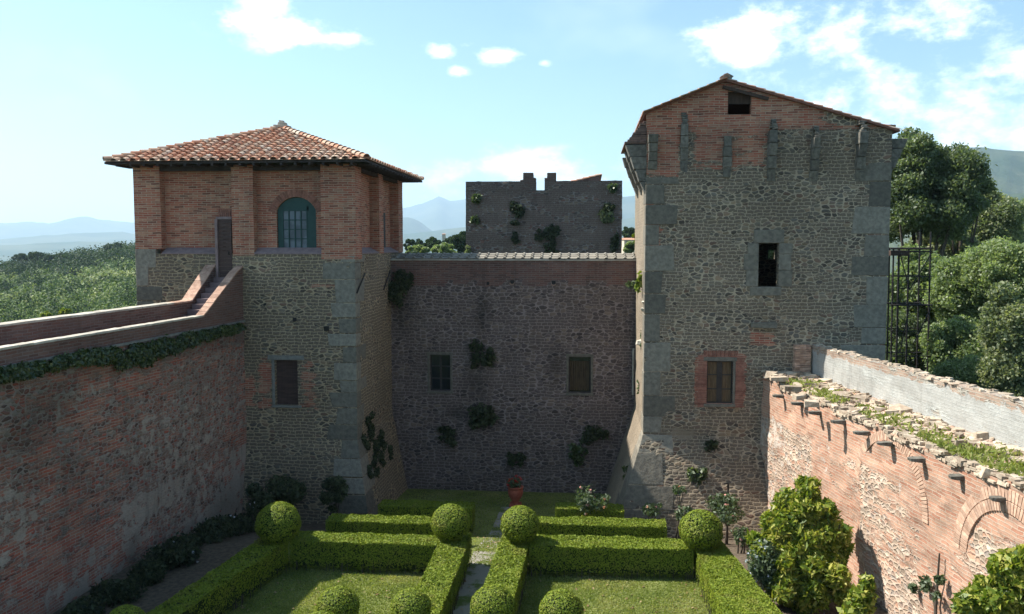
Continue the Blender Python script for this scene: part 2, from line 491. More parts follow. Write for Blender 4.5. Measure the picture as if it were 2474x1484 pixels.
class MB:
    def parts(s, name, mat, parent, bevel=0.0, names=None, udir=None):
        """one object for each box collected here"""
        out = []
        for k in range(len(s.v) // 8):
            q = MB(); q.cur = {a: d.get(k * 8, 0) for a, d in s.a.items()}
            q.hexa(s.v[k * 8:k * 8 + 8])
            out.append(q.build(names[k] if names else name, mat, parent, bevel=bevel, udir=udir))
        return out

    def __init__(s):
        s.v = []; s.f = []; s.uv = {}; s.a = {}; s.cur = {}

    def vert(s, p, **a):
        i = len(s.v)
        s.v.append((float(p[0]), float(p[1]), float(p[2])))
        for k, x in {**s.cur, **a}.items():
            s.a.setdefault(k, {})[i] = x
        return i

    def face(s, idx, uv=None):
        if uv is not None:
            s.uv[len(s.f)] = uv
        s.f.append(tuple(idx))

    def hexa(s, P):
        """8 corner points: bottom 4 (ccw from above), top 4"""
        b = [s.vert(p) for p in P]
        for q in ((3, 2, 1, 0), (4, 5, 6, 7), (0, 1, 5, 4), (1, 2, 6, 5), (2, 3, 7, 6), (3, 0, 4, 7)):
            s.face([b[i] for i in q])

    def box(s, c, d, jit=0.0, rz=0.0, rx=0.0, ry=0.0):
        M = Matrix.Rotation(rz, 3, 'Z') @ Matrix.Rotation(ry, 3, 'Y') @ Matrix.Rotation(rx, 3, 'X')
        P = []
        for z in (-.5, .5):
            for x, y in ((-.5, -.5), (.5, -.5), (.5, .5), (-.5, .5)):
                q = M @ Vector((x * d[0], y * d[1], z * d[2]))
                P.append([c[i] + q[i] + (random.uniform(-jit, jit) if jit else 0) for i in range(3)])
        s.hexa(P)

    def beam(s, a, b, w, h):
        a = Vector(a); b = Vector(b)
        d = (b - a).normalized()
        side = d.cross(Vector((0, 0, 1)))
        side = side.normalized() if side.length > .01 else Vector((1, 0, 0))
        up = side.cross(d).normalized()
        P = []
        for k in (-1, 1):
            for e, sgn in ((a, -1), (b, -1), (b, 1), (a, 1)):
                P.append(e + side * (sgn * w / 2) + up * (k * h / 2))
        s.hexa(P)

    def tube(s, pts, rad, n=7, cap=True):
        rings = []
        for i, p in enumerate(pts):
            p = Vector(p)
            d = Vector(pts[min(i + 1, len(pts) - 1)]) - Vector(pts[max(i - 1, 0)])
            d.normalize()
            u = d.orthogonal().normalized(); w = d.cross(u)
            rings.append([s.vert(p + (u * math.cos(t) + w * math.sin(t)) * rad[i]) for t in [2 * math.pi * k / n for k in range(n)]])
        for r0, r1 in zip(rings, rings[1:]):
            for k in range(n):
                s.face((r0[k], r0[(k + 1) % n], r1[(k + 1) % n], r1[k]))
        if cap:
            s.face(rings[0][::-1]); s.face(rings[-1])

    def lathe(s, prof, c, n=20):
        rings = [[s.vert((c[0] + r * math.cos(2 * math.pi * k / n), c[1] + r * math.sin(2 * math.pi * k / n), c[2] + z)) for k in range(n)]
                 for r, z in prof]
        for r0, r1 in zip(rings, rings[1:]):
            for k in range(n):
                s.face((r0[k], r0[(k + 1) % n], r1[(k + 1) % n], r1[k]))
        s.face(rings[0][::-1]); s.face(rings[-1])

    def prism(s, poly, ax, depth):
        """poly: list of 3D points (planar), extruded by vector ax*depth"""
        a = [s.vert(p) for p in poly]
        b = [s.vert(np.array(p) + np.array(ax) * depth) for p in poly]
        n = len(poly)
        s.face(a); s.face(b[::-1])
        for i in range(n):
            s.face((a[i], b[i], b[(i + 1) % n], a[(i + 1) % n]))

    def build(s, name, mat, parent=None, origin=None, smooth=False, bevel=0.0, udir=None, attrs=()):
        V = np.array(s.v, float)
        if parent is not None:
            org = ORG[parent.name]
        else:
            org = np.array(origin, float) if origin is not None else np.array([V[:, 0].mean(), V[:, 1].mean(), V[:, 2].min()])
        me = bpy.data.meshes.new(name)
        me.from_pydata([tuple(p) for p in V - org], [], s.f)
        me.update()
        uvl = me.uv_layers.new(name='UVMap')
        for pi, poly in enumerate(me.polygons):
            if pi in s.uv:
                for li, uv in zip(poly.loop_indices, s.uv[pi]):
                    uvl.data[li].uv = uv
            else:
                n = poly.normal
                for li in poly.loop_indices:
                    p = V[me.loops[li].vertex_index]
                    if abs(n.z) > .75:
                        uv = (p[0], p[1])
                    elif udir is not None and abs(n.x * udir[0] + n.y * udir[1]) < .7:
                        uv = (p[0] * udir[0] + p[1] * udir[1], p[2])
                    elif abs(n.y) > abs(n.x):
                        uv = (p[0], p[2])
                    else:
                        uv = (p[1] + 50, p[2])
                    uvl.data[li].uv = uv
        for k, dct in s.a.items():
            at = me.attributes.new(k, 'FLOAT', 'POINT')
            arr = np.zeros(len(V), np.float32)
            for i, x in dct.items():
                arr[i] = x
            at.data.foreach_set('value', arr)
        me.materials.append(MATS[mat])
        if smooth:
            me.polygons.foreach_set('use_smooth', [True] * len(me.polygons))
        o = bpy.data.objects.new(name, me)
        link(o)
        if parent is not None:
            o.parent = parent
        else:
            o.location = org
        ORG[o.name] = org
        if bevel:
            b = o.modifiers.new('bevel', 'BEVEL')
            b.width = bevel; b.segments = 2; b.limit_method = 'ANGLE'
        return o


def np_mesh(name, V, F, mat, rnd=None, parent=None, origin=(0, 0, 0), smooth=False):
    """V (n,3) world, F (m,k)"""
    org = ORG[parent.name] if parent is not None else np.array(origin, float)
    me = bpy.data.meshes.new(name)
    k = F.shape[1]
    me.vertices.add(len(V)); me.vertices.foreach_set('co', (V - org).astype(np.float32).ravel())
    me.loops.add(F.size); me.loops.foreach_set('vertex_index', F.astype(np.int32).ravel())
    me.polygons.add(len(F)); me.polygons.foreach_set('loop_start', np.arange(0, F.size, k, dtype=np.int32))
    if smooth:
        me.polygons.foreach_set('use_smooth', np.ones(len(F), bool))
    me.update(calc_edges=True)
    if rnd is not None:
        at = me.attributes.new('rnd', 'FLOAT', 'POINT')
        at.data.foreach_set('value', rnd.astype(np.float32))
    me.materials.append(MATS[mat])
    o = bpy.data.objects.new(name, me)
    link(o)
    if parent is not None:
        o.parent = parent
    else:
        o.location = org
    ORG[o.name] = org
    return o


def leaves(P, size, up=None, upw=.6, aspect=1.6, rnd=None, g=None):
    """leaf quads at points P; up: preferred normals (n,3)"""
    g = g or rng
    n = len(P)
    nr = g.normal(size=(n, 3))
    if up is not None:
        nr = nr * (1 - upw) + up * upw * 1.7
    nr /= np.linalg.norm(nr, axis=1, keepdims=True) + 1e-9
    t = np.cross(nr, g.normal(size=(n, 3)))
    t /= np.linalg.norm(t, axis=1, keepdims=True) + 1e-9
    b = np.cross(nr, t)
    s = (size * g.uniform(.6, 1.35, n))[:, None]
    a = t * s * aspect / 2; c = b * s / 2
    V = np.stack([P - a, P - c * .9 + a * .05, P + a, P + c * .9 + a * .05], 1).reshape(-1, 3)
    F = np.arange(4 * n).reshape(n, 4)
    r = g.uniform(0, 1, n) if rnd is None else rnd
    return V, F, np.repeat(r, 4)


def joinVF(parts):
    Vs, Fs, Rs = [], [], []
    o = 0
    for V, F, r in parts:
        Vs.append(V); Fs.append(F + o); Rs.append(r); o += len(V)
    return np.concatenate(Vs), np.concatenate(Fs), np.concatenate(Rs)


def lumpy_shell(n, clumps, g=None, fill=.35):
    """n points on and in a set of ellipsoid clumps [(c, r(3))], with outward normals; gives crowns with gaps"""
    g = g or rng
    vol = np.array([np.prod(r) ** (2 / 3) for c, r in clumps])
    idx = g.choice(len(clumps), n, p=vol / vol.sum())
    C = np.array([c for c, r in clumps])[idx]; Rr = np.array([r for c, r in clumps])[idx]
    d = g.normal(size=(n, 3)); d /= np.linalg.norm(d, axis=1, keepdims=True)
    k = np.where(g.uniform(size=n) < fill, g.uniform(.3, .95, n), g.normal(.96, .15, n))
    return C + d * Rr * k[:, None], d, idx


def crown_clumps(c, r, n, rc, g):
    out = []
    for i in range(n):
        d = g.normal(size=3); d /= np.linalg.norm(d)
        k = g.uniform(.35, 1) ** .6
        rr = rc * g.uniform(.6, 1.3)
        p = np.array(c) + d * (np.array(r) - rr * .7) * k
        out.append((p, np.array([rr, rr, rr * .8])))
    return out


# ================================================================== SETTING: ground, hills, mountains
def lerp(tab, x):
    return float(np.interp(x, [a for a, b in tab], [b for a, b in tab]))


def H(x, y):
    r = math.hypot(x, y); az = math.degrees(math.atan2(x, y))
    if az < -90 or az > 120:
        az = -40
    ridge = lerp([(-90, -16), (-45, -14), (-37, -8), (-29.5, 3), (-22, 4), (-14, -6), (0, -12), (30, -4), (90, -4)], az)
    left = lerp([(0, -3), (60, -3), (100, -10), (200, -9), (350, -9 + (ridge + 9) * .45), (520, ridge), (640, ridge - 14), (1500, -80), (3000, -120), (30000, -130)], r)
    oth = lerp([(0, -3), (50, -3.2), (150, -6), (300, -12), (600, -45), (1500, -90), (3000, -120), (30000, -130)], r)
    w = lerp([(-27, 1), (-18, 0)], az)
    z = left * w + oth * (1 - w)
    if r > 90:
        z += nz((x, y, 3), .012) * 2.5 * min(1, (r - 90) / 200)
    return z


def ground():
    rads = [0, 12, 25, 40, 50, 60, 75, 90, 110, 130, 155, 180, 210, 240, 280, 320, 360, 400, 440, 480, 510, 540, 580, 620, 680, 760, 860, 1000, 1250,
            1600, 2000, 2600, 3400, 4500, 6500, 9000, 13000, 20000, 30000]
    na = 240
    V = []
    for r in rads:
        for k in range(na):
            t = 2 * math.pi * k / na
            x, y = r * math.sin(t), r * math.cos(t)
            V.append((x, y, H(x, y)))
    F = []
    for i in range(len(rads) - 1):
        for k in range(na):
            a, b = i * na + k, i * na + (k + 1) % na
            F.append((a, b, b + na, a + na))
    o = np_mesh('ground', np.array(V), np.array(F), 'hill_ground', smooth=True)
    o['kind'] = 'structure'


ground()


def ridge(name, dist, prof, base, seed, rough=1.0, depth=.35):
    xs = np.linspace(prof[0][0], prof[-1][0], 220)
    px = [a for a, b in prof]; py = [b for a, b in prof]
    ts = [0, .15, .3, .45, .6, .75, .88, 1.0, 1.12, 1.3, 1.6]
    V = []; rows = []
    for i, x in enumerate(xs):
        y = np.interp(x, px, py)
        y += rough * 5 * mnoise.fractal(Vector((x * .012, seed, 0)), 1, 2, 5)
        top = PD(x, y, dist)
        dirh = ray(x, 590)[:2]; dirh /= np.hypot(*dirh)
        for t in ts:
            D = dist * (1 - depth * (1 - t))
            h = t ** 1.25 if t <= 1 else 1 - (t - 1) ** 1.0 * 1.2
            z = base + (top[2] - base) * h
            if 0 < t < 1 or t > 1:
                z += (top[2] - base) * .16 * mnoise.fractal(Vector((x * .01, t * 3, seed + 5)), 1, 2, 4) * (1 - abs(2 * min(t, 1) - 1) ** 2)
            q = dirh * D
            V.append((q[0], q[1], z))
    n = len(ts)
    F = [(i * n + j, (i + 1) * n + j, (i + 1) * n + j + 1, i * n + j + 1) for i in range(len(xs) - 1) for j in range(n - 1)]
    o = np_mesh(name, np.array(V), np.array(F), 'mountain_slope', smooth=True)
    o['kind'] = 'structure'


ridge('mountains', 14000, [(-900, 560), (-300, 545), (0, 536), (60, 534), (120, 542), (160, 532), (205, 519), (240, 531), (325, 538), (500, 545),
                           (800, 520), (985, 503), (1020, 492), (1060, 475), (1090, 490), (1125, 484), (1250, 470), (1400, 480), (1600, 470), (2000, 480)],
      -200, 1.3)
ridge('hills', 9000, [(-700, 575), (-200, 580), (0, 580), (120, 568), (220, 560), (325, 566), (500, 560), (900, 530), (985, 524), (1010, 533), (1045, 558),
                      (1090, 575), (1200, 560), (1503, 476), (1545, 472), (1700, 455), (2100, 440)], -150, 8.1)
ridge('hills', 6500, [(-500, 596), (0, 592), (200, 584), (325, 589), (700, 590), (985, 566), (1125, 548), (1300, 540), (1503, 530), (1700, 500), (2300, 520)],
      -150, 15.7, .6)
ridge('mountains', 3800, [(1850, 470), (2100, 400), (2250, 370), (2330, 357), (2370, 360), (2420, 364), (2473, 366), (2650, 345), (3000, 380), (3500, 440)],
      -120, 22.9, .8, .6)
ridge('hills', 2300, [(2100, 520), (2250, 490), (2400, 470), (2600, 460), (3200, 500)], -90, 31.9, .8, .5)


def G(x, y):
    if y < 26.5:
        z = 0.0
    elif y < 31:
        z = -1.0 * (y - 26.5) / 4.5
    else:
        z = -1.0 - .5 * min(1, (y - 31) / 7)
    return z


def sheet(name, x0, x1, y0, y1, mat, dz=0.0, nx=20, ny=40, left=None, right=None, amp=.03):
    V = []; F = []
    for j in range(ny + 1):
        y = y0 + (y1 - y0) * j / ny
        a = left(y) if left else x0
        b = right(y) if right else x1
        for i in range(nx + 1):
            x = a + (b - a) * i / nx
            V.append((x, y, G(x, y) + dz + amp * nz((x, y, 0), .7)))
    for j in range(ny):
        for i in range(nx):
            k = j * (nx + 1) + i
            F.append((k, k + 1, k + nx + 2, k + nx + 1))
    o = np_mesh(name, np.array(V), np.array(F), mat, smooth=True)
    o['kind'] = 'structure'
    return o


LWX = lambda y: -13.62 + .07 * (y - 32)         # inner face of the left rampart
RWX = lambda y: 6.6 + .17 * (32 - y)          # inner face of the right rampart
sheet('lawn', 0, 0, 6, 38.6, 'lawn_turf', 0, 60, 80, lambda y: -15.5, lambda y: RWX(y) + .6)
sheet('path', -3.64, -2.6, 6, 35.0, 'gravel_path', .006, 6, 40)
sheet('flower_bed', 0, 0, 6, 31.5, 'soil', .012, 8, 60, lambda y: -15.4, lambda y: -10.9 + .12 * (y - 25.3))
sheet('flower_bed', 0, 0, 6, 31.3, 'soil', .012, 8, 60, lambda y: 4.3 + (25 - y) * .12, lambda y: RWX(y) + .5)
sheet('flower_bed', -1.6, 7, 29.6, 31.8, 'soil', .016, 12, 8)
sheet('flower_bed', -13, -8.6, 28.6, 32, 'soil', .02, 12, 8)


# ================================================================== masonry builders
def cuts(a, b, res, extra=()):
    pts = sorted(set([a, b] + [e for e in extra if a < e < b]))
    out = []
    for p, q in zip(pts, pts[1:]):
        n = max(1, int(math.ceil((q - p) / res)))
        out += [p + (q - p) * i / n for i in range(n)]
    return out + [b]


def face_grid(mb, P, us, zs, holes, afn, uoff=0.0, reveal=.3, disp=.02, flip=False):
    """P(u,z,depth) -> point; depth goes into the wall. holes: (u0,u1,z0,z1)"""
    idx = {}
    onhole = lambda u, z: any(h[0] - 1e-6 <= u <= h[1] + 1e-6 and h[2] - 1e-6 <= z <= h[3] + 1e-6 for h in holes)

    def vid(i, j):
        if (i, j) not in idx:
            u, z = us[i], zs[j]
            p = P(u, z, 0)
            if disp:
                q = P(u, z, 1); n = np.array(p) - np.array(q)
                d = disp * (nz(p, 1.3) + .6 * nz(p, 3.7))
                if onhole(u, z):
                    d = 0
                p = np.array(p) + n * d
            b, pl, di = afn(u, z)
            idx[(i, j)] = mb.vert(p, brick=b, plaster=pl, dirt=di)
        return idx[(i, j)]
    for i in range(len(us) - 1):
        for j in range(len(zs) - 1):
            uc, zc = (us[i] + us[i + 1]) / 2, (zs[j] + zs[j + 1]) / 2
            if any(h[0] < uc < h[1] and h[2] < zc < h[3] for h in holes):
                continue
            q = [(i, j), (i + 1, j), (i + 1, j + 1), (i, j + 1)]
            uv = [(us[a] + uoff, zs[b]) for a, b in q]
            ids = [vid(a, b) for a, b in q]
            if flip:
                ids = ids[::-1]; uv = uv[::-1]
            mb.face(ids, uv)
    for (u0, u1, z0, z1) in holes:
        for (a, b) in (((u0, z0), (u0, z1)), ((u0, z1), (u1, z1)), ((u1, z1), (u1, z0)), ((u1, z0), (u0, z0))):
            at = dict(zip(('brick', 'plaster', 'dirt'), afn(*a)))
            ids = [mb.vert(P(a[0], a[1], 0), **at), mb.vert(P(b[0], b[1], 0), **at), mb.vert(P(b[0], b[1], reveal), **at), mb.vert(P(a[0], a[1], reveal), **at)]
            if a[0] == b[0]:
                uv = [(a[0] + uoff, a[1]), (a[0] + uoff, b[1]), (a[0] + uoff + reveal, b[1]), (a[0] + uoff + reveal, a[1])]
            else:
                uv = [(a[0] + uoff, a[1]), (b[0] + uoff, a[1]), (b[0] + uoff, a[1] + reveal), (a[0] + uoff, a[1] + reveal)]
            mb.face(ids, uv)


def tower_shell(mb, X0, X1, Y0, Y1, z0, z1, batter, afn, holes=None, res=.3, disp=.025, top=True, reveal=.35):
    """four masonry faces of a rectangular tower; batter(z) widens the foot"""
    holes = holes or {}
    zc = [z for k, hs in holes.items() for h in hs for z in (h[2], h[3])]
    zs = cuts(z0, z1, res, zc + [zz for zz in (2.0, 2.9) if z0 < zz < z1])

    def mk(side):
        def P(u, z, d):
            b = batter(z)
            if side == 'front':
                s = (u - X0) / (X1 - X0)
                return (X0 - b + s * (X1 - X0 + 2 * b), Y0 - b + d, z)
            if side == 'back':
                s = (u - X0) / (X1 - X0)
                return (X0 - b + s * (X1 - X0 + 2 * b), Y1 + b - d, z)
            s = (u - Y0) / (Y1 - Y0)
            y = Y0 - b + s * (Y1 - Y0 + 2 * b)
            return (X0 - b + d, y, z) if side == 'left' else (X1 + b - d, y, z)
        return P
    for side, (a, b) in (('front', (X0, X1)), ('right', (Y0, Y1)), ('left', (Y0, Y1)), ('back', (X0, X1))):
        hs = holes.get(side, [])
        r = res if side == 'front' else res * 1.4
        us = cuts(a, b, r, [h[0] for h in hs] + [h[1] for h in hs])
        face_grid(mb, mk(side), us, zs, hs, lambda u, z, s_=side: afn(s_, u, z), uoff={'front': 0, 'right': 37, 'left': 91, 'back': 140}[side],
                  disp=disp, flip=side in ('left', 'back'), reveal=reveal)
    if top:
        ids = [mb.vert((x, y, z1 - .02), brick=0, plaster=.2, dirt=.3) for x, y in ((X0, Y0), (X1, Y0), (X1, Y1), (X0, Y1))]
        mb.face(ids)


def quoins(name, parent, cx, cy, sx, sy, z0, z1, batter, lmin, lmax, hmin, hmax, seed, mat='dressed_grey_stone', proud=.022):
    """blocks stacked round a tower corner; sx,sy point into the tower"""
    rd = random.Random(seed)
    mb = MB(); z = z0; k = 0
    while z < z1 - .2:
        h = min(rd.uniform(hmin, hmax), z1 - z)
        lf = rd.uniform(lmin, lmax) * (1.0 if k % 2 else .62)
        ls = rd.uniform(lmin, lmax) * (.62 if k % 2 else 1.0)
        mb.cur = {'rnd': rd.random()}
        P = []
        g = .016
        for zz in (z + g, z + h - g):
            b = batter(zz) + proud
            t = rd.uniform(-.07, .07); t2 = rd.uniform(-.07, .07)
            jz = rd.uniform(-.02, .02)
            c = [(cx - sx * b, cy - sy * b), (cx + sx * (lf + t), cy - sy * b), (cx + sx * (lf + t), cy + sy * ls * .9), (cx - sx * b, cy + sy * (ls + t2))]
            c[2] = (cx + sx * .3, cy + sy * .3) if False else c[2]
            if sx * sy < 0:
                c = c[::-1]
            P += [(a, b_, zz + jz) for a, b_ in c]
        mb.hexa(P)
        z += h; k += 1
    for k in range(len(mb.v) // 8):
        q = MB(); q.cur = {'rnd': mb.a['rnd'][k * 8]}
        q.hexa(mb.v[k * 8:k * 8 + 8])
        q.build('quoin', mat, parent, bevel=.02)


def patch_rect(u, z, r, soft=.15):
    """1 inside rectangle r=(u0,u1,z0,z1), falling off over soft metres"""
    d = max(r[0] - u, u - r[1], r[2] - z, z - r[3])
    return max(0.0, min(1.0, .5 - d / soft * .5))


def arch_pts(cx, zc, r, a0, a1, n):
    return [(cx + r * math.cos(t), zc + r * math.sin(t)) for t in np.linspace(a0, a1, n)]


def casement(parent, face, u0, u1, z0, z1, depth, cols, rows, wood, pane_mat, frame_w=.07, mid=.09, label=None, name='window'):
    """window part (frame) with pane sub-part, face(u,z,depth)->point"""
    f = MB()

    def bar(ua, ub, za, zb, d0, d1):
        f.hexa([face(ua, za, d0), face(ub, za, d0), face(ub, za, d1), face(ua, za, d1), face(ua, zb, d0), face(ub, zb, d0), face(ub, zb, d1), face(ua, zb, d1)])
    d0, d1 = depth, depth + .06
    bar(u0, u0 + frame_w, z0, z1, d0, d1); bar(u1 - frame_w, u1, z0, z1, d0, d1)
    bar(u0 + frame_w, u1 - frame_w, z0, z0 + frame_w, d0, d1); bar(u0 + frame_w, u1 - frame_w, z1 - frame_w, z1, d0, d1)
    for i in range(1, cols):
        c = u0 + (u1 - u0) * i / cols
        w = mid if (cols == 2) else .03
        bar(c - w / 2, c + w / 2, z0 + frame_w, z1 - frame_w, d0 + .003, d1 - .003)
    for j in range(1, rows):
        c = z0 + (z1 - z0) * j / rows
        bar(u0 + frame_w, u1 - frame_w, c - .022, c + .022, d0 + .008, d1 - .008)
    w = f.build(name, wood, parent)
    p = MB()
    ids = [p.vert(face(a, b, depth + .035)) for a, b in ((u0 + .01, z0 + .01), (u1 - .01, z0 + .01), (u1 - .01, z1 - .01), (u0 + .01, z1 - .01))]
    p.face(ids)
    p.build('pane', pane_mat, w)
    return w


def tile_slope(mb, O, e, s, n, Lw, inside, Ls, pitch=.40, row=.36, r0=.14, seed=0, lift=.0):
    """barrel tiles and flat pans on a roof plane. O eave corner, e along eave, s up slope, n normal"""
    rd = random.Random(seed)
    O, e, s, n = [np.array(a, float) for a in (O, e, s, n)]
    nc = int(Lw / pitch)
    off = (Lw - nc * pitch) / 2
    for c in range(nc + 1):
        a = off + c * pitch
        for k in range(int(Ls / row) + 1):
            b = k * row - .06
            if inside(a, b + row * .5):
                mb.cur = {'rnd': rd.random()}
                ln = row * 1.15; tw = rd.uniform(-.015, .015)
                rings = []
                for (bb, rr, h) in ((b, r0, .045), (b + ln, r0 * .8, .012)):
                    ring = []
                    for q in range(7):
                        t = math.pi * q / 6
                        p = O + e * (a + tw + rr * math.cos(t)) + s * (bb + rd.uniform(-.004, .004)) + n * (h + lift + rr * .85 * math.sin(t))
                        ring.append(mb.vert(p))
                    rings.append(ring)
                for q in range(6):
                    mb.face((rings[0][q], rings[1][q], rings[1][q + 1], rings[0][q + 1]))
                # thick lower lip
                inner = [mb.vert(O + e * (a + tw + (r0 - .022) * math.cos(math.pi * q / 6)) + s * b + n * (.043 + lift + (r0 - .022) * .85 * math.sin(math.pi * q / 6))) for q in range(7)]
                for q in range(6):
                    mb.face((rings[0][q + 1], rings[0][q], inner[q], inner[q + 1]))
            a2 = a + pitch / 2
            if inside(a2, b + row * .5):
                mb.cur = {'rnd': rd.random()}
                hw = pitch / 2 - .02
                P = []
                for h in (0.0, .02):
                    P += [O + e * (a2 - hw) + s * b + n * (.03 + h + lift), O + e * (a2 + hw) + s * b + n * (.03 + h + lift),
                          O + e * (a2 + hw) + s * (b + row * 1.1) + n * (.004 + h + lift), O + e * (a2 - hw) + s * (b + row * 1.1) + n * (.004 + h + lift)]
                mb.hexa(P)


def ridge_tiles(mb, A, B, r=.15, step=.36, seed=1):
    rd = random.Random(seed)
    A, B = Vector(A), Vector(B)
    d = (B - A); L = d.length; d.normalize()
    side = d.cross(Vector((0, 0, 1))).normalized(); up = side.cross(d).normalized()
    k = 0
    while k * step < L:
        mb.cur = {'rnd': rd.random()}
        rings = []
        for (t, rr, h) in ((k * step, r, .06), (min(L, k * step + step * 1.15), r * .8, .02)):
            rings.append([mb.vert(A + d * t + side * (rr * math.cos(math.pi * q / 6)) + up * (h + rr * .9 * math.sin(math.pi * q / 6))) for q in range(7)])
        inner = [mb.vert(A + d * (k * step) + side * ((r - .03) * math.cos(math.pi * q / 6)) + up * (.055 + (r - .03) * .9 * math.sin(math.pi * q / 6))) for q in range(7)]
        for q in range(6):
            mb.face((rings[0][q], rings[1][q], rings[1][q + 1], rings[0][q + 1]))
            mb.face((rings[0][q + 1], rings[0][q], inner[q], inner[q + 1]))
        k += 1


# ================================================================== LEFT TOWER
LX0, LX1, LY0, LY1 = -18.02, -9.08, 32.0, 40.4
LB = lambda z: 0 if z > 2.2 else (2.2 - z) * .19
lt = thing('corner_tower', ((LX0 + LX1) / 2, LY0, -1.4), 'square stone tower with brick upper storey and low tiled pyramid roof at the left', 'tower')


def ptF(x, y):
    p = PY(x, y, LY0); return p[0], p[2]


def build_left_tower():
    zs_ = 9.62                                    # top of the stone part
    wx0, wz1 = ptF(663, 870); wx1, wz0 = ptF(720, 980)
    hole = (wx0, wx1, wz0, wz1)
    dx0, dz1 = ptF(525, 530); dx1, dz0 = ptF(562, 673)

    def afn(side, u, z):
        b = 0.06 + .1 * nz((u, z, 2)); pl = .0; di = .1 + .35 * max(0, nz((u * .4, z * .35, 44)))
        if side == 'front':
            b = max(b, .8 * patch_rect(u, z, (wx0 - .75, wx0 - .05, wz0 - .3, wz1 + .1), .5), .75 * patch_rect(u, z, (wx1 + .05, wx1 + .75, wz0 - .2, wz1 + .15), .5),
                    .9 * patch_rect(u, z, (LX0, wx0, wz0, wz1 - .6), .4) if u < -13.3 else 0, .7 * patch_rect(u, z, (-10.9, -9.6, 8.2, 8.5), .2))
            pl = max(.42 * patch_rect(u, z, (wx0 - 1.4, wx1 + 1.6, wz1 + .05, wz1 + .9), .5), .15 + .28 * nz((u * .5, z * .6, 34)))
            if z < 3.2:
                di = min(1, (3.2 - z) / 3) * .75
        else:
            pl = .15
            if z < 4:
                di = .3
        return b, pl, di
    mb = MB()
    tower_shell(mb, LX0, LX1, LY0, LY1, -1.8, zs_, LB, afn, {'front': [hole]}, res=.26, disp=.03)
    st = mb.build('wall', 'rubble_left_tower', lt)
    # dark wooden shutter in the low window, with stone jamb and lintel
    F = lambda u, z, d: (u, LY0 + d, z)
    m = MB()
    n = 4
    for i in range(n):
        a = wx0 + (wx1 - wx0) * i / n
        m.hexa([F(a + .004, wz0, .2), F(a + (wx1 - wx0) / n - .004, wz0, .2), F(a + (wx1 - wx0) / n - .004, wz0, .25), F(a + .004, wz0, .25),
                F(a + .004, wz1, .2), F(a + (wx1 - wx0) / n - .004, wz1, .2), F(a + (wx1 - wx0) / n - .004, wz1, .25), F(a + .004, wz1, .25)])
    m.build('shutter', 'door_wood', lt)
    m = MB(); m.cur = {'rnd': .7}
    m.box(((wx0 - .06), LY0 + .03, (wz0 + wz1) / 2), (.12, .12, wz1 - wz0 + .1), .008)
    m.box(((wx0 + wx1) / 2, LY0 + .03, wz1 + .1), (wx1 - wx0 + .55, .12, .18), .008)
    m.box(((wx0 + wx1) / 2, LY0 + .01, wz0 - .05), (wx1 - wx0 + .3, .14, .09), .008)
    m.parts('', 'dressed_pale_stone', lt, .01, ['jamb', 'lintel', 'sill'])
    quoins('quoins', lt, LX1, LY0, -1, 1, -1.2, zs_ - .05, LB, .85, 1.45, .5, .95, 4)
    quoins('quoins', lt, LX0, LY0, 1, 1, 4.5, zs_ + .2, LB, .8, 1.3, .55, .9, 9)
    # brick storey: recessed core and pilasters, then roof
    zt = 13.1
    core = MB()
    ins = .38
    ax0, az1 = ptF(658, 475); ax1, az0 = ptF(757, 605)
    ax0 += 0.0
    dhole = (dx0, dx1, 8.6, dz1)

    def cafn(side, u, z):
        return 1.3, 0.02, .0
    # door cut through the core and the stone parapet is handled by a proud frame
    tower_shell(core, LX0 + ins, LX1 - ins, LY0 + ins, LY1 - ins, zs_ - .03, zt, lambda z: 0, cafn,
                {'front': [(ax0, ax1, az0 + .02, az1 - .0), (dx0 + .03, dx1 + .02, 9.65, dz1)]}, res=.45, disp=.008, reveal=.2)
    core.build('brick_wall', 'rubble_left_tower', lt)
    # fill behind the arch spandrels
    arc = MB()
    zc = az1 - .52; acx = (ax0 + ax1) / 2; hw = (ax1 - ax0) / 2
    Rr = (hw * hw + .52 * .52) / (2 * .52)
    zcen = az1 - Rr
    pts = [(acx + Rr * math.sin(t), zcen + Rr * math.cos(t)) for t in np.linspace(-math.asin(hw / Rr), math.asin(hw / Rr), 13)]
    for (p, q) in zip(pts, pts[1:]):
        P = [(p[0], LY0 + ins + .004, p[1]), (q[0], LY0 + ins + .004, q[1]), (q[0], LY0 + ins + .2, q[1]), (p[0], LY0 + ins + .2, p[1]),
             (p[0], LY0 + ins + .004, az1 + .002), (q[0], LY0 + ins + .004, az1 + .002), (q[0], LY0 + ins + .2, az1 + .002), (p[0], LY0 + ins + .2, az1 + .002)]
        arc.cur = dict(brick=1.3, plaster=0, dirt=0)
        arc.hexa(P)
    arc.build('arch_spandrel', 'rubble_left_tower', lt)
    vs = MB(); rd = random.Random(3)
    nb = 26
    a1 = math.asin(hw / Rr) * 1.12
    for i in range(nb):
        t0 = -a1 + 2 * a1 * i / nb; t1 = -a1 + 2 * a1 * (i + 1) / nb - .012
        vs.cur = {'rnd': rd.random()}
        P = []
        for r_ in (Rr + .01, Rr + .3):
            for (t, y) in ((t0, LY0 + ins - .012), (t1, LY0 + ins - .012), (t1, LY0 + ins + .05), (t0, LY0 + ins + .05)):
                P.append((acx + r_ * math.sin(t), y, zcen + r_ * math.cos(t)))
        vs.hexa(P)
    vs.build('arch_bricks', 'old_brick', lt)
    # green arched window
    y0 = LY0 + ins + .1
    g = MB()
    gx0, gz1 = ptF(683, 508); gx1, gz0 = ptF(743, 600)
    k_ = (LY0 + .5) / LY0
    gx0, gx1 = gx0 * k_, gx1 * k_

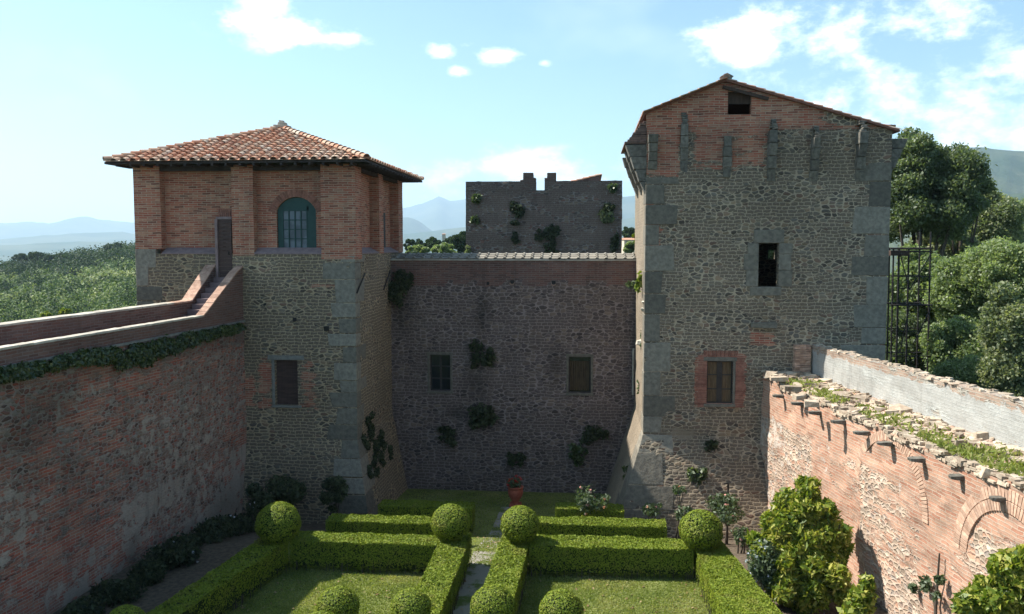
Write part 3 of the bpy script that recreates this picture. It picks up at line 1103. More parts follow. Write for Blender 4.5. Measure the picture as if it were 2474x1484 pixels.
    def slab(mbx, xa, xb, za, zb, ya=y0, yb=y0 + .05):
        mbx.hexa([(xa, ya, za), (xb, ya, za), (xb, yb, za), (xa, yb, za), (xa, ya, zb), (xb, ya, zb), (xb, yb, zb), (xa, yb, zb)])
    slab(g, ax0 + .01, gx0, az0 + .03, zc + .15); slab(g, gx1, ax1 - .01, az0 + .03, zc + .15)
    slab(g, gx0, gx1, az0 + .03, gz0)
    for (p, q) in zip(pts, pts[1:]):
        lo = gz1 if (p[0] > gx0 - .01 and q[0] < gx1 + .01) else zc + .15
        lo = max(lo, gz1) if False else min(lo, zc + .15) if (q[0] <= gx0 or p[0] >= gx1) else gz1
        g.hexa([(p[0], y0, lo), (q[0], y0, lo), (q[0], y0 + .05, lo), (p[0], y0 + .05, lo), (p[0], y0, max(lo + .01, p[1] - .005)), (q[0], y0, max(lo + .01, q[1] - .005)),
                (q[0], y0 + .05, max(lo + .01, q[1] - .005)), (p[0], y0 + .05, max(lo + .01, p[1] - .005))])
    w = g.build('window', 'green_paint', lt)
    p_ = MB()
    p_.face([p_.vert(q) for q in ((gx0 - .02, y0 + .03, gz0 - .02), (gx1 + .02, y0 + .03, gz0 - .02), (gx1 + .02, y0 + .03, gz1 + .3), (gx0 - .02, y0 + .03, gz1 + .3))])
    p_.build('pane', 'hazy_glass', w)
    b_ = MB()
    for i in range(0, 5):
        x = gx0 + (gx1 - gx0) * i / 4
        slab(b_, x - .021, x + .021, gz0, gz1, y0 - .012, y0 + .028)
    for j in range(0, 5):
        z = gz0 + (gz1 - gz0) * j / 4
        slab(b_, gx0, gx1, z - .021, z + .021, y0 - .009, y0 + .026)
    b_.build('glazing_bars', 'green_paint', w)
    # pilasters
    xs = [LX0, ptF(388, 500)[0], ptF(560, 500)[0], ptF(612, 500)[0], ptF(775, 500)[0], LX1 + .06]

    def pil(x0, x1, y0_, y1_, z0=zs_ - .03):
        m = MB(); m.cur = dict(brick=1.3, plaster=.05, dirt=0)
        zsr = cuts(z0, zt, .5)
        for f_ in range(4):
            P_ = [(x0, y0_), (x1, y0_), (x1, y1_), (x0, y1_)]
            a, b = P_[f_], P_[(f_ + 1) % 4]
            for za, zb in zip(zsr, zsr[1:]):
                def q(p, z):
                    d = .012 * nz((p[0], p[1], z), 1.5)
                    return (p[0] + d, p[1] + d, z)
                L = math.hypot(b[0] - a[0], b[1] - a[1])
                uo = a[0] + f_ * 3.3
                m.face([m.vert(q(a, za)), m.vert(q(b, za)), m.vert(q(b, zb)), m.vert(q(a, zb))], [(uo, za), (uo + L, za), (uo + L, zb), (uo, zb)])
        return m.build('pilaster', 'rubble_left_tower', lt)
    e = .02
    pil(xs[0], xs[1], LY0 - e, LY0 + 1.0, 9.8)
    pil(xs[2], xs[3], LY0 - e, LY0 + ins + .02, 9.55)
    pil(xs[4], xs[5], LY0 - e, LY0 + .9, 9.4)
    pil(LX1 - ins - .02, LX1 + .04, 35.8, 36.55)
    pil(LX1 - ins - .02, LX1 + .04, 39.55, 40.44)
    pil(LX0 - .02, LX0 + ins, 35.8, 36.5)
    pil(LX0 - .02, LX0 + 1, 39.5, 40.42)
    pil(-13.6, -12.7, LY1 - ins, LY1 + .02)
    # sloping ledges in the recesses
    m = MB()
    for (a, b, y_, ax) in ((xs[1], dx0 - .1, 0, 0), (xs[3], xs[4], 0, 0)):
        m.cur = {'rnd': random.random()}
        m.hexa([(a, LY0 - .03, 9.6), (b, LY0 - .03, 9.6), (b, LY0 + ins, 9.6), (a, LY0 + ins, 9.6),
                (a, LY0 - .03, 9.64), (b, LY0 - .03, 9.64), (b, LY0 + ins, 9.86), (a, LY0 + ins, 9.86)])
    for (a, b) in ((32.95, 35.8), (36.55, 39.55)):
        m.hexa([(LX1 - ins, a, 9.6), (LX1 + .03, a, 9.6), (LX1 + .03, b, 9.6), (LX1 - ins, b, 9.6),
                (LX1 - ins, a, 9.86), (LX1 + .03, a, 9.64), (LX1 + .03, b, 9.64), (LX1 - ins, b, 9.86)])
    m.parts('window_ledge', 'ledge_tile', lt)
    # narrow window on the side
    m = MB()
    m.box((LX1 - ins + .01, 38.1, 10.6), (.05, .75, 1.7))
    m.build('side_window', 'window_frame_paint', lt)
    # plank door with frame, standing proud of the stone so that its lower part shows
    m = MB()
    fr = MB(); fr.cur = {'rnd': .5}
    nb = 15
    for i in range(nb):
        za = dz0 + (dz1 - dz0) * i / nb
        hh = (dz1 - dz0) / nb
        m.box(((dx0 + dx1) / 2 + .02, LY0 + .0, za + hh / 2), (dx1 - dx0 - .04, .05, hh - .008), 0)
    d = m.build('door', 'door_wood', lt)
    fr.box((dx0 - .03, LY0 - .02, (dz0 + dz1) / 2), (.10, .16, dz1 - dz0), .004)
    fr.box(((dx0 + dx1) / 2, LY0 + .01, dz1 + .05), (dx1 - dx0 + .06, .12, .1), .004)
    fr.build('door_frame', 'ledge_tile', d)
    m = MB()
    m.box((dx1 - .12, LY0 - .045, dz0 + 1.0), (.03, .05, .12))
    m.build('handle', 'rusty_iron', d)
    m = MB(); rd = random.Random(5)
    for i in range(11):
        m.cur = {'rnd': rd.random()}
        m.box((dx0 - .08 + i * .085, LY0 + ins - .01, dz1 + .26), (.062, .05, .3), .004, ry=(i - 5) * .03)
    m.build('arch_bricks', 'old_brick', lt)
    # iron bars on the side face
    for (xa, ya, xb, yb) in ((875, 660, 862, 708), (936, 655, 927, 700)):
        pl = Plane(LX1, LY0, 0, 1)
        ua, za = pl.uz(xa, ya, .05); ub, zb = pl.uz(xb, yb, .05)
        m = MB(); m.tube([pl.p(ua, za, .16), pl.p(ub, zb, .05)], [.035, .035], 6)
        m.build('iron_bar', 'rusty_iron', lt)
    # putlog holes: solid dark blocks, coloured to stand in for the shade inside
    m = MB()
    for (x, y, r_) in ((789, 794, .13), (713, 772, .09), (640, 735, .06), (905, 0, 0)):
        if r_:
            a, z = ptF(x, y)
            m.box((a, LY0 + .02, z), (r_ * 1.5, .12, r_ * 1.6), .02)
    m.parts('putlog_hole', 'rusty_iron', lt)
    # roof
    ex0, ex1, ey0, ey1, ez = LX0 - .80, LX1 + .70, LY0 - .65, LY1 + 1.7, 13.2
    ap = np.array([(ex0 + ex1) / 2 - .05, (ey0 + ey1) / 2, 15.12])
    rm = MB()
    cn = [(ex0, ey0), (ex1, ey0), (ex1, ey1), (ex0, ey1)]
    lo = [rm.vert((x, y, ez - .09)) for x, y in cn]
    hi = [rm.vert((x, y, ez - .01)) for x, y in cn]
    al = rm.vert(ap - [0, 0, .12]); ah = rm.vert(ap - [0, 0, .03])
    for i in range(4):
        j = (i + 1) % 4
        rm.face((hi[i], hi[j], ah)); rm.face((lo[j], lo[i], al)); rm.face((lo[i], lo[j], hi[j], hi[i]))
    roof = rm.build('roof', 'eave_wood', lt)
    t = MB()
    for i in range(4):
        j = (i + 1) % 4
        A = np.array([cn[i][0], cn[i][1], ez]); B = np.array([cn[j][0], cn[j][1], ez])
        e_ = B - A; L = np.linalg.norm(e_); e_ /= L
        s_ = ap - A; s_ = s_ - e_ * np.dot(s_, e_); Ls = np.linalg.norm(s_); s_ /= Ls
        n_ = np.cross(e_, s_)
        af = np.dot(ap - A, e_)
        ins_ = lambda a, b, L=L, Ls=Ls, af=af: (-.05 < b < Ls and a > af * b / Ls + .02 and a < L - (L - af) * b / Ls - .02)
        tile_slope(t, A, e_, s_, n_, L, ins_, Ls, seed=i)
    for i, (x, y) in enumerate(cn):
        ridge_tiles(t, (x, y, ez + .03), tuple(ap + [0, 0, .02]), seed=i + 10)
    t.build('roof_tiles', 'roof_tile', roof)
    t = MB(); t.cur = {'rnd': .3}
    t.box(ap + [0, 0, .1], (.62, .62, .14), .03); t.box(ap + [.02, 0, .22], (.4, .4, .13), .03, rz=.3); t.box(ap + [0, 0, .33], (.2, .22, .1), .03)
    t.build('roof_cap', 'coping_stone', roof, bevel=.02)
    # wall plate beams under the eaves
    t = MB()
    for (a, b) in ((LX0 + .6, xs[2] + .1), (xs[3] - .4, xs[4] + .2)):
        t.box(((a + b) / 2, LY0 + .12, 12.98), (b - a, .22, .2))
    t.box((LX1 - .1, 36.2, 13.0), (.2, 7.6, .2))
    t.parts('eave_beam', 'eave_wood', lt)
    t = MB()
    for x in np.arange(LX0 - .3, LX1 + .5, .55):
        t.box((x, LY0 - .15, 13.06), (.09, 1.0, .09))
    for y in np.arange(LY0, LY1 + .8, .55):
        t.box((LX1 + .3, y, 13.06), (.9, .09, .09))
    t.parts('rafter', 'eave_wood', roof)
    # scarp-side dressing where the tower side shows small pebbly stone
    return


build_left_tower()

# ================================================================== LEFT RAMPART
LP = Plane(LWX(0), 0, .07, 1)                  # u grows away from us; n points right, to the garden
lw = thing('rampart_wall', (LWX(22), 22, 0), 'shaded weathered brick rampart with walkway, two parapets and stair on the left', 'wall')


def build_left_wall():
    u_end = 32.06 / LP.t[1]
    u0 = 2.0
    zt = 6.98

    def afn(u, z):
        n1 = nz((u * .25, z * .5, 1.0)); n2 = nz((u * .12, z * .2, 7.0))
        b = .47 + .45 * n2
        pl = .45 + .28 * n1
        if z > 5.9:
            pl = .2
        if z < 2 and u > 24:
            pl += .15
        di = .25 * max(0, n2) + (.5 if (6.0 < z) else 0)
        for (x, y, r) in ((70, 1010, 1.1), (150, 950, .9), (100, 980, .8), (320, 1330, .6)):
            a, c = LP.uz(x, y)
            d = math.hypot(u - a, (z - c))
            di = max(di, 1.0 - d / r * .7)
        return b, pl, max(0, min(1, di))
    mb = MB()
    us = cuts(u0, u_end, .3); zs = cuts(-1.4, zt, .28)
    P = lambda u, z, d: LP.p(u, z, -d)
    face_grid(mb, P, us, zs, [], afn, disp=.045)
    # walkway floor and outer face
    at = dict(brick=1, plaster=.3, dirt=.2)
    q = [LP.p(u0, zt, 0), LP.p(u_end, zt, 0), LP.p(u_end, zt, -1.5), LP.p(u0, zt, -1.5)]
    mb.face([mb.vert(a, **at) for a in q])
    for o_ in (-1.5,):
        q = [LP.p(u0, -3, o_), LP.p(u_end, -3, o_), LP.p(u_end, zt, o_), LP.p(u0, zt, o_)]
        mb.face([mb.vert(a, **at) for a in q], [(u0, -3), (u_end, -3), (u_end, zt), (u0, zt)])
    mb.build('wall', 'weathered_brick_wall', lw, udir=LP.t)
    # string ledge under the parapet
    m = MB(); m.cur = dict(rnd=.4)
    for a, b in zip(us[::2], us[2::2] + [us[-1]]):
        if b > a:
            m.hexa([LP.p(a, zt - .07, -.1), LP.p(a, zt - .07, .07), LP.p(b, zt - .07, .07), LP.p(b, zt - .07, -.1),
                    LP.p(a, zt + .005, -.1), LP.p(a, zt + .005, .06), LP.p(b, zt + .005, .06), LP.p(b, zt + .005, -.1)])
    m.build('string_course', 'dressed_pale_stone', lw)

    # parapets: inner and outer, with the stair flank rising to the tower door
    ub, zb = LP.uz(490, 765)
    ue, ze = LP.uz(570, 660)

    def par(name, off0, off1, zlist, z_low):
        mb = MB()
        us_ = cuts(zlist[0][0], zlist[-1][0], .35, [a for a, b in zlist])
        for side, off in ((1, off0), (-1, off1)):
            for a, b in zip(us_, us_[1:]):
                za, zb_ = lerp(zlist, a), lerp(zlist, b)
                n = 3
                for k in range(n):
                    q = []; uv = []
                    for (u_, zz) in ((a, z_low + (za - z_low) * k / n), (b, z_low + (zb_ - z_low) * k / n), (b, z_low + (zb_ - z_low) * (k + 1) / n), (a, z_low + (za - z_low) * (k + 1) / n)):
                        nn = nz((u_, zz, off * 3), 1.0)
                        q.append(mb.vert(LP.p(u_, zz, off + .015 * nn), brick=1.1, plaster=.22 + .35 * nz((u_ * .8, zz * 1.5, 5)), dirt=.15 + .3 * max(0, nn)))
                        uv.append((u_ + off * 7, zz))
                    if side < 0:
                        q = q[::-1]; uv = uv[::-1]
                    mb.face(q, uv)
        a, b = us_[0], us_[-1]
        for u_ in (a, b):
            z_ = lerp(zlist, u_)
            mb.face([mb.vert(LP.p(u_, zz, o_), brick=1.1, plaster=.2, dirt=.2) for zz, o_ in ((z_low, off0), (z_low, off1), (z_, off1), (z_, off0))])
        mb.build('parapet', 'parapet_brick', lw, udir=LP.t)
        # coping slabs
        for kk, (mat, r0, r1) in enumerate((('coping_stone', zlist[0][0], ub), ('coping_brick', ub, zlist[-1][0]))):
            m = MB(); rd = random.Random(int(off0 * 10) + kk)
            u_ = r0
            while u_ < r1 - .02:
                L = min(rd.uniform(.3, .55) if kk == 0 else .24, r1 - u_)
                m.cur = dict(rnd=rd.random())
                a, b = u_ + .003, u_ + L - .003
                h0, h1 = lerp(zlist, a), lerp(zlist, b)
                j = [rd.uniform(-.008, .008) for _ in range(4)]
                m.hexa([LP.p(a, h0 - .02, off1 - .03), LP.p(a, h0 - .02, off0 + .03 + j[0]), LP.p(b, h1 - .02, off0 + .03 + j[0]), LP.p(b, h1 - .02, off1 - .03),
                        LP.p(a, h0 + .045 + j[1], off1 - .03), LP.p(a, h0 + .045 + j[1], off0 + .03), LP.p(b, h1 + .045 + j[2], off0 + .03), LP.p(b, h1 + .045 + j[2], off1 - .03)])
                u_ += L
            m.build('coping', mat, lw, bevel=.008)
    par('parapet', .0, -.26, [(u0, zb), (ub, zb), (ub + .02, zb), (min(ue, u_end - .3), ze), (u_end, ze + .25)], zt)
    uo, zo = LP.uz(462, 729, -1.12)
    par('parapet', -1.12, -1.5, [(u0, zo - .04), (uo - .25, zo), (uo, zo), (u_end, 9.25)], 5.5)
    # stair between the parapets
    m = MB(); m.cur = dict(rnd=.5)
    n = 9
    for i in range(n):
        a = ub + .2 + (u_end - ub - .2) * i / n; b = u_end
        z0_, z1_ = (6.985 if i == 0 else 6.985 + 1.7 * i / n), 6.985 + 1.7 * (i + 1) / n
        m.hexa([LP.p(a, z0_, -1.1), LP.p(a, z0_, -.27), LP.p(b, z0_, -.27), LP.p(b, z0_, -1.1), LP.p(a, z1_, -1.1), LP.p(a, z1_, -.27), LP.p(b, z1_, -.27), LP.p(b, z1_, -1.1)])
    m.build('stair', 'ledge_tile', lw)


build_left_wall()

# ================================================================== MIDDLE CURTAIN WALL
MY = 38.0
mw = thing('curtain_wall', (-3.3, MY, -1.4), 'dark shaded rubble curtain wall with two small windows between the two towers', 'wall')


def build_mid():
    zt = PY(1260, 630, MY)[2]
    f = lambda x, y: (PY(x, y, MY)[0], PY(x, y, MY)[2])
    w1 = (f(1038, 0)[0], f(1088, 0)[0], f(1060, 945)[1], f(1060, 857)[1])
    w2 = (f(1373, 0)[0], f(1427, 0)[0], f(1400, 950)[1], f(1400, 862)[1])
    w1 = (f(1038, 900)[0], f(1088, 900)[0], w1[2], w1[3]); w2 = (f(1373, 900)[0], f(1427, 900)[0], w2[2], w2[3])
    stains = [(1150, 930, .9, 2.2), (1165, 760, .5, 1.6), (1340, 880, .5, 1.5), (975, 760, .8, 1.3), (1540, 850, .35, 6), (1160, 1010, 1.2, 1), (1100, 1000, .9, .6)]
    st = [(f(x, y)[0], f(x, y)[1], a, b) for x, y, a, b in stains]

    def afn(u, z):
        b = .06 + .12 * nz((u * .3, z * .3, 2))
        b = max(b, .78 if z > 8.2 + .25 * nz((u, 0, 0)) else 0)
        di = .12
        for (a, c, ra, rb) in st:
            d = math.hypot((u - a) / ra, (z - c) / rb)
            di = max(di, 1 - d * .8)
        if z < 2.6:
            di = max(di, .35)
        pl = .12 + .2 * nz((u * .35, z * .35, 9))
        return b, pl, max(0, min(1, di))
    mb = MB()
    us = cuts(LX1 - .3, 2.5, .27, [w1[0], w1[1], w2[0], w2[1]]); zs = cuts(-1.8, zt, .27, [w1[2], w1[3], w2[2], w2[3]])
    face_grid(mb, lambda u, z, d: (u, MY + d, z), us, zs, [w1, w2], afn, uoff=11.3, disp=.035)
    at = dict(brick=.5, plaster=.2, dirt=.2)
    a, b = LX1 - .3, 2.5
    mb.face([mb.vert(p, **at) for p in ((a, MY, zt), (b, MY, zt), (b, MY + 1.2, zt), (a, MY + 1.2, zt))])
    mb.face([mb.vert(p, **at) for p in ((b, MY + 1.2, -2), (a, MY + 1.2, -2), (a, MY + 1.2, zt), (b, MY + 1.2, zt))])
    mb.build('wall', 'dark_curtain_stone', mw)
    F = lambda u, z, d: (u, MY + d, z)
    for k, w in enumerate((w1, w2)):
        m = MB(); m.cur = {'rnd': .35}
        t = .1
        m.box((w[0] - t / 2, MY + .02, (w[2] + w[3]) / 2), (t, .12, w[3] - w[2]), .005)
        m.box((w[1] + t / 2, MY + .02, (w[2] + w[3]) / 2), (t, .12, w[3] - w[2]), .005)
        m.box(((w[0] + w[1]) / 2, MY + .02, w[3] + .06), (w[1] - w[0] + .24, .12, .12), .005)
        m.box(((w[0] + w[1]) / 2, MY + .01, w[2] - .05), (w[1] - w[0] + .24, .16, .1), .005)
        m.parts('', 'dressed_grey_stone', mw, .008, ['jamb', 'jamb', 'lintel', 'sill'])
        if k == 0:
            casement(mw, F, w[0], w[1], w[2], w[3], .18, 2, 3, 'window_frame_paint', 'window_glass', .06, .09)
        else:
            casement(mw, F, w[0], w[1], w[2], w[3], .14, 1, 1, 'window_frame_paint', 'window_glass', .05)
            c = MB()
            for s in (0, 1):
                n = 14
                x0 = w[0] + .06 + s * (w[1] - w[0] - .12) / 2; L = (w[1] - w[0] - .12) / 2
                for i in range(n):
                    xa, xb = x0 + L * i / n, x0 + L * (i + 1) / n
                    ya = MY + .15 + .015 * math.sin(i * 1.9); yb = MY + .15 + .015 * math.sin((i + 1) * 1.9)
                    c.face([c.vert(p) for p in ((xa, ya, w[2] + .1), (xb, yb, w[2] + .1), (xb, yb, w[3] - .22), (xa, ya, w[3] - .22))])
            c.build('curtain', 'dim_cloth', mw)
    # coping: mortar lip and a row of barrel tiles laid to the back
    m = MB(); rd = random.Random(8)
    x = LX1
    while x < 2.3:
        L = rd.uniform(.5, .9)
        m.cur = {'rnd': rd.random()}
        h = rd.uniform(-.012, .012)
        m.hexa([(x, MY - .06, zt), (x + L, MY - .06, zt), (x + L, MY + .4, zt), (x, MY + .4, zt),
                (x, MY - .05, zt + .06 + h), (x + L, MY - .05, zt + .06 + h), (x + L, MY + .4, zt + .1), (x, MY + .4, zt + .1)])
        x += L
    m.build('coping', 'coping_stone', mw, bevel=.01)
    m = MB()
    tile_slope(m, (LX1 + .1, MY + .02, zt + .07), (1, 0, 0), (0, .94, .2), (0, -.2, .94), 11.2, lambda a, b: True, 1.0, pitch=.42, row=.4, r0=.075, seed=6)
    m.build('coping_tiles', 'lichen_tile', mw)
    # clay drain spouts
    for (x, y) in ((1178, 684), (1237, 684), (1337, 686)):
        a, z = f(x, y)
        m = MB()
        if x == 1178:
            m.box((a, MY + .02, z), (.1, .1, .14), .02)
            m.build('putlog_hole', 'rusty_iron', mw)  # dark block whose colour stands in for the shade in a hole
            continue
        n = 8
        r0, r1 = [], []
        for k in range(n + 1):
            t = math.pi + math.pi * k / n
            r0.append((m.vert((a + .11 * math.cos(t), MY - .16, z + .02 + .11 * math.sin(t))), m.vert((a + .11 * math.cos(t), MY + .05, z + .05 + .11 * math.sin(t)))))
            r1.append((m.vert((a + .09 * math.cos(t), MY - .16, z + .02 + .09 * math.sin(t))), m.vert((a + .09 * math.cos(t), MY + .05, z + .05 + .09 * math.sin(t)))))
        for k in range(n):
            m.face((r0[k][0], r0[k + 1][0], r0[k + 1][1], r0[k][1])); m.face((r1[k + 1][0], r1[k][0], r1[k][1], r1[k + 1][1]))
            m.face((r0[k + 1][0], r0[k][0], r1[k][0], r1[k + 1][0]))
        sp = m.build('drain_spout', 'coping_brick', mw)
        m = MB(); m.box((a, MY + .02, z + .06), (.17, .09, .16), .01)
        m.build('putlog_hole', 'rusty_iron', sp)  # dark block coloured as the shade behind the spout


build_mid()

# ================================================================== FAR TOWER
FY = 60.0
ft = thing('ruined_tower', (-3.2, FY, -3), 'distant dark square tower with two merlons and plants rooted in its wall', 'tower')


def build_far():
    f = lambda x, y: (PY(x, y, FY)[0], PY(x, y, FY)[2])
    x0 = f(1125, 520)[0]; x1 = f(1502, 520)[0]; zt = f(1300, 438)[1]
    n0, nzv = f(1294, 460); n1, _ = f(1315, 460)

    def afn(side, u, z):
        b = .1 + .3 * nz((u * .4, z * .4, 3)) + (.2 if abs(u - (n0 + n1) / 2) < 1.6 and z > zt - 1.6 else 0)
        di = .12 + .5 * max(0, nz((u * .5, z * .35, 6)))
        if z > zt - .9:
            di = max(di, .45)
        return b, .26 + .3 * nz((u * .3, z * .3, 12)), di
    mb = MB()
    tower_shell(mb, x0, x1, FY, FY + 9, -4, nzv, lambda z: 0, afn, {}, res=.5, disp=.05)
    # wall head left and right of the gap
    for (a, b) in ((x0, n0), (n1, x1)):
        us = cuts(a, b, .5); zs = cuts(nzv - .01, zt, .25)
        for (yy, fl, uo) in ((FY, False, 0), (FY + .7, True, 60)):
            face_grid(mb, (lambda u, z, d, yy=yy, fl=fl: (u, yy + (-d if fl else d), z + .07 * nz((u, 0, 0), 2) * (z > zt - .01))), us, zs, [], lambda u, z: afn('front', u, z), disp=.05 if not fl else 0, uoff=uo, flip=fl)
        at = dict(brick=.6, plaster=.2, dirt=.3)
        mb.face([mb.vert(p, **at) for p in ((a, FY, zt), (b, FY, zt), (b, FY + .7, zt), (a, FY + .7, zt))])
        for xx in (a, b):
            mb.face([mb.vert(p, **at) for p in ((xx, FY, nzv - .01), (xx, FY + .7, nzv - .01), (xx, FY + .7, zt), (xx, FY, zt))])
    for (yy, xa, xb) in ((0, x0, x0 + .7), (0, x1 - .7, x1)):
        mb.cur = dict(brick=.3, plaster=.2, dirt=.3)
        mb.hexa([(xa, FY + .7, nzv - .01), (xb, FY + .7, nzv - .01), (xb, FY + 9, nzv - .01), (xa, FY + 9, nzv - .01), (xa, FY + .7, zt), (xb, FY + .7, zt), (xb, FY + 9, zt), (xa, FY + 9, zt)])
    mb.build('wall', 'far_tower_stone', ft)
    for (a, b, s) in (((1263, 417), (1294, 417), 1), ((1315, 417), (1343, 417), -1)):
        m = MB(); m.cur = dict(brick=1.1, plaster=.15, dirt=.3)
        xa, za = f(*a); xb, _ = f(*b)
        step = .18
        if s > 0:
            m.box(((xa + xb - step) / 2, FY + .33, (zt + za) / 2), (xb - xa - step, .68, za - zt), .02)
            m.box((xb - step / 2 + .0, FY + .33, (zt + za - .38) / 2), (step, .66, za - zt - .38), .01)
            m.box((xa - .1, FY + .33, zt + .05), (.22, .66, .12), .01)
        else:
            m.box(((xa + xb + step) / 2, FY + .33, (zt + za) / 2), (xb - xa - step, .68, za - zt), .02)
            m.box((xa + step / 2, FY + .33, (zt + za - .38) / 2), (step, .66, za - zt - .38), .01)
        m.build('merlon', 'far_tower_stone', ft, bevel=.03)
    # tiled roof peeping over the wall head
    m = MB()
    a, za = f(1350, 440); b, zb = f(1450, 419)
    O = (a, FY + 1.2, za - .15); e_ = np.array([0, 1, 0.0]); s_ = np.array([b - a, 0, zb - za + .1]); L = np.linalg.norm(s_); s_ /= L
    n_ = np.cross(s_, e_)
    tile_slope(m, O, e_, s_, n_, 5.5, lambda a_, b_: True, L - .1, pitch=.45, row=.45, r0=.14, seed=9)
    m.build('roof', 'roof_tile', ft)
    m = MB(); m.cur = dict(brick=1, plaster=0, dirt=0)
    P = [O, (b - .06, FY + 1.2, za - .15), (b - .06, FY + 1.2, zb - .02)]
    m.prism([np.array(p) for p in P], (0, 1, 0), 5.4)
    m.build('roof_base', 'far_tower_stone', ft)


build_far()

# ================================================================== RIGHT TOWER
RX0, RX1, RY0, RY1 = 2.17, 11.03, 32.0, 39.4
RB = lambda z: 0 if z > 2.7 else (2.7 - z) * .31
rt = thing('gabled_tower', ((RX0 + RX1) / 2, RY0, -1.4), 'tall rubble stone tower with brick gable and broken machicolation brackets at the right', 'tower')


def build_right_tower():
    f = lambda x, y: (float(PY(x, y, RY0)[0]), float(PY(x, y, RY0)[2]))
    zt = 14.35
    o1 = (f(1832, 640)[0], f(1880, 640)[0], f(1855, 693)[1], f(1855, 588)[1])
    w1 = (f(1707, 920)[0], f(1770, 920)[0], f(1735, 975)[1], f(1735, 872)[1])
    br = [(f(1560, 400)[0], f(1640, 400)[0], f(1600, 425)[1], 16), (f(1560, 550)[0], f(1595, 550)[0], f(0, 620)[1], f(0, 500)[1]),
          (f(1665, 380)[0], f(1860, 380)[0], f(0, 425)[1], 16), (f(1812, 800)[0], f(1872, 800)[0], f(0, 818)[1], f(0, 790)[1]),
          (w1[0] - .42, w1[1] + .38, w1[2] - .12, w1[3] + .3)]
    pls = [(f(1577, 900)[0], f(1603, 900)[0], f(0, 1010)[1], f(0, 838)[1]), (f(1620, 0)[0], f(1700, 0)[0], f(0, 1030)[1], f(0, 1000)[1])]
    sur = (f(1802, 640)[0], f(1912, 640)[0], f(0, 708)[1], f(0, 558)[1])

    def afn(side, u, z):
        b = .08 + .15 * nz((u * .5, z * .5, 4)); pl = .0; di = 0
        pl = .16 + .3 * nz((u * .45, z * .6, 14))
        di = .1 + .35 * max(0, nz((u * .35, z * .3, 24)))
        if side == 'front':
            for k, r in enumerate(br):
                b = max(b, (.62 if k == 2 else 1.0) * patch_rect(u, z, r, .3))
            if z > 14.3:
                b = 1
            if abs(u - w1[0] + .2) < .25 and w1[2] < z < w1[3]:
                b = 1.5
            for r in pls:
                pl = max(pl, .95 * patch_rect(u, z, r, .35))
            if z > 12.3:
                di = .35 + .3 * nz((u * .9, z * .5, 8))
            if z < 3:
                di = max(di, .3)
        else:
            pl = .85 if side == 'left' else .1  # left flank paler: sunlit brightness put into the colour through the plaster value
        return b, pl, max(0, di)
    mb = MB()
    b0, b1 = PY(1851, 626, RY1), PY(1870, 604, RY1)
    ho = {'front': [o1, w1], 'back': [(float(b0[0]), float(b1[0]), float(b0[2]), float(b1[2]))]}
    tower_shell(mb, RX0, RX1, RY0, RY1, -1.9, zt, RB, afn, ho, res=.25, disp=.035, top=False)
    mb.build('wall', 'rubble_tower_stone', rt)
    F = lambda u, z, d: (u, RY0 + d, z)
    # gable with attic opening, front and back
    gx = [(RX0 - .03, f(1560, 276)[1]), (f(1640, 238)[0], f(1640, 238)[1]), (f(1752, 198)[0], f(1752, 198)[1]), (f(1950, 254)[0], f(1950, 254)[1]), (RX1 + .12, f(2158, 318)[1])]
    ao = (f(1758, 250)[0], f(1815, 250)[0], f(1790, 277)[1], f(1790, 222)[1])
    for (yy, fl) in ((RY0 + .004, False), (RY1 - .004, True)):
        m = MB()
        us = cuts(gx[0][0], gx[-1][0], .3, [g[0] for g in gx] + [ao[0], ao[1]])
        for a, b in zip(us, us[1:]):
            za, zb = lerp(gx, a), lerp(gx, b)
            zl = zt - .01
            segs = [(zl, zl, za, zb)]
            if not fl and ao[0] - .01 < (a + b) / 2 < ao[1] + .01:
                segs = [(zl, zl, ao[2], ao[2]), (min(ao[3], za - .03), min(ao[3], zb - .03), za, zb)]
            for (z0a, z0b, z1a, z1b) in segs:
                n = max(1, int((z1a - z0a) / .3))
                for k in range(n):
                    q = []; uv = []
                    for (u, z) in ((a, z0a + (z1a - z0a) * k / n), (b, z0b + (z1b - z0b) * k / n), (b, z0b + (z1b - z0b) * (k + 1) / n), (a, z0a + (z1a - z0a) * (k + 1) / n)):
                        d = .02 * nz((u, yy, z), 1.5)
                        grey = max(0, min(1, (u - 7.4) / 1.5))
                        q.append(m.vert((u, yy + d, z), brick=1.1 - .75 * grey, plaster=.1, dirt=.08))
                        uv.append((u + .13, z))
                    if fl:
                        q = q[::-1]; uv = uv[::-1]
                    m.face(q, uv)
        if not fl:
            for (a, b) in (((ao[0], ao[2]), (ao[0], ao[3])), ((ao[1], ao[2]), (ao[1], ao[3])), ((ao[0], ao[2]), (ao[1], ao[2]))):
                m.face([m.vert(p, brick=1, plaster=0, dirt=.2) for p in ((a[0], yy, a[1]), (b[0], yy, b[1]), (b[0], yy + .35, b[1]), (a[0], yy + .35, a[1]))])
        m.build('gable', 'rubble_tower_stone', rt)
    # attic floor keeps the inside dark, board behind the attic opening
    m = MB(); m.box(((RX0 + RX1) / 2, (RY0 + RY1) / 2, zt - .1), (RX1 - RX0 - .3, RY1 - RY0 - .3, .1)); m.box(((RX0 + RX1) / 2, (RY0 + RY1) / 2, 5.3), (RX1 - RX0 - .3, RY1 - RY0 - .3, .1))
    m.parts('floor', 'dark_wood', rt)
    m = MB()
    m.box(((ao[0] + ao[1]) / 2, RY0 + .22, ao[3] - .17), (ao[1] - ao[0], .08, .5))
    a = f(1745, 208); b = f(1855, 237)
    m.beam((a[0], RY0 - .06, a[1] - .05), (b[0], RY0 - .06, b[1] - .05), .14, .11)
    m.parts('', 'dark_wood', rt, 0, ['attic_board', 'attic_beam'])
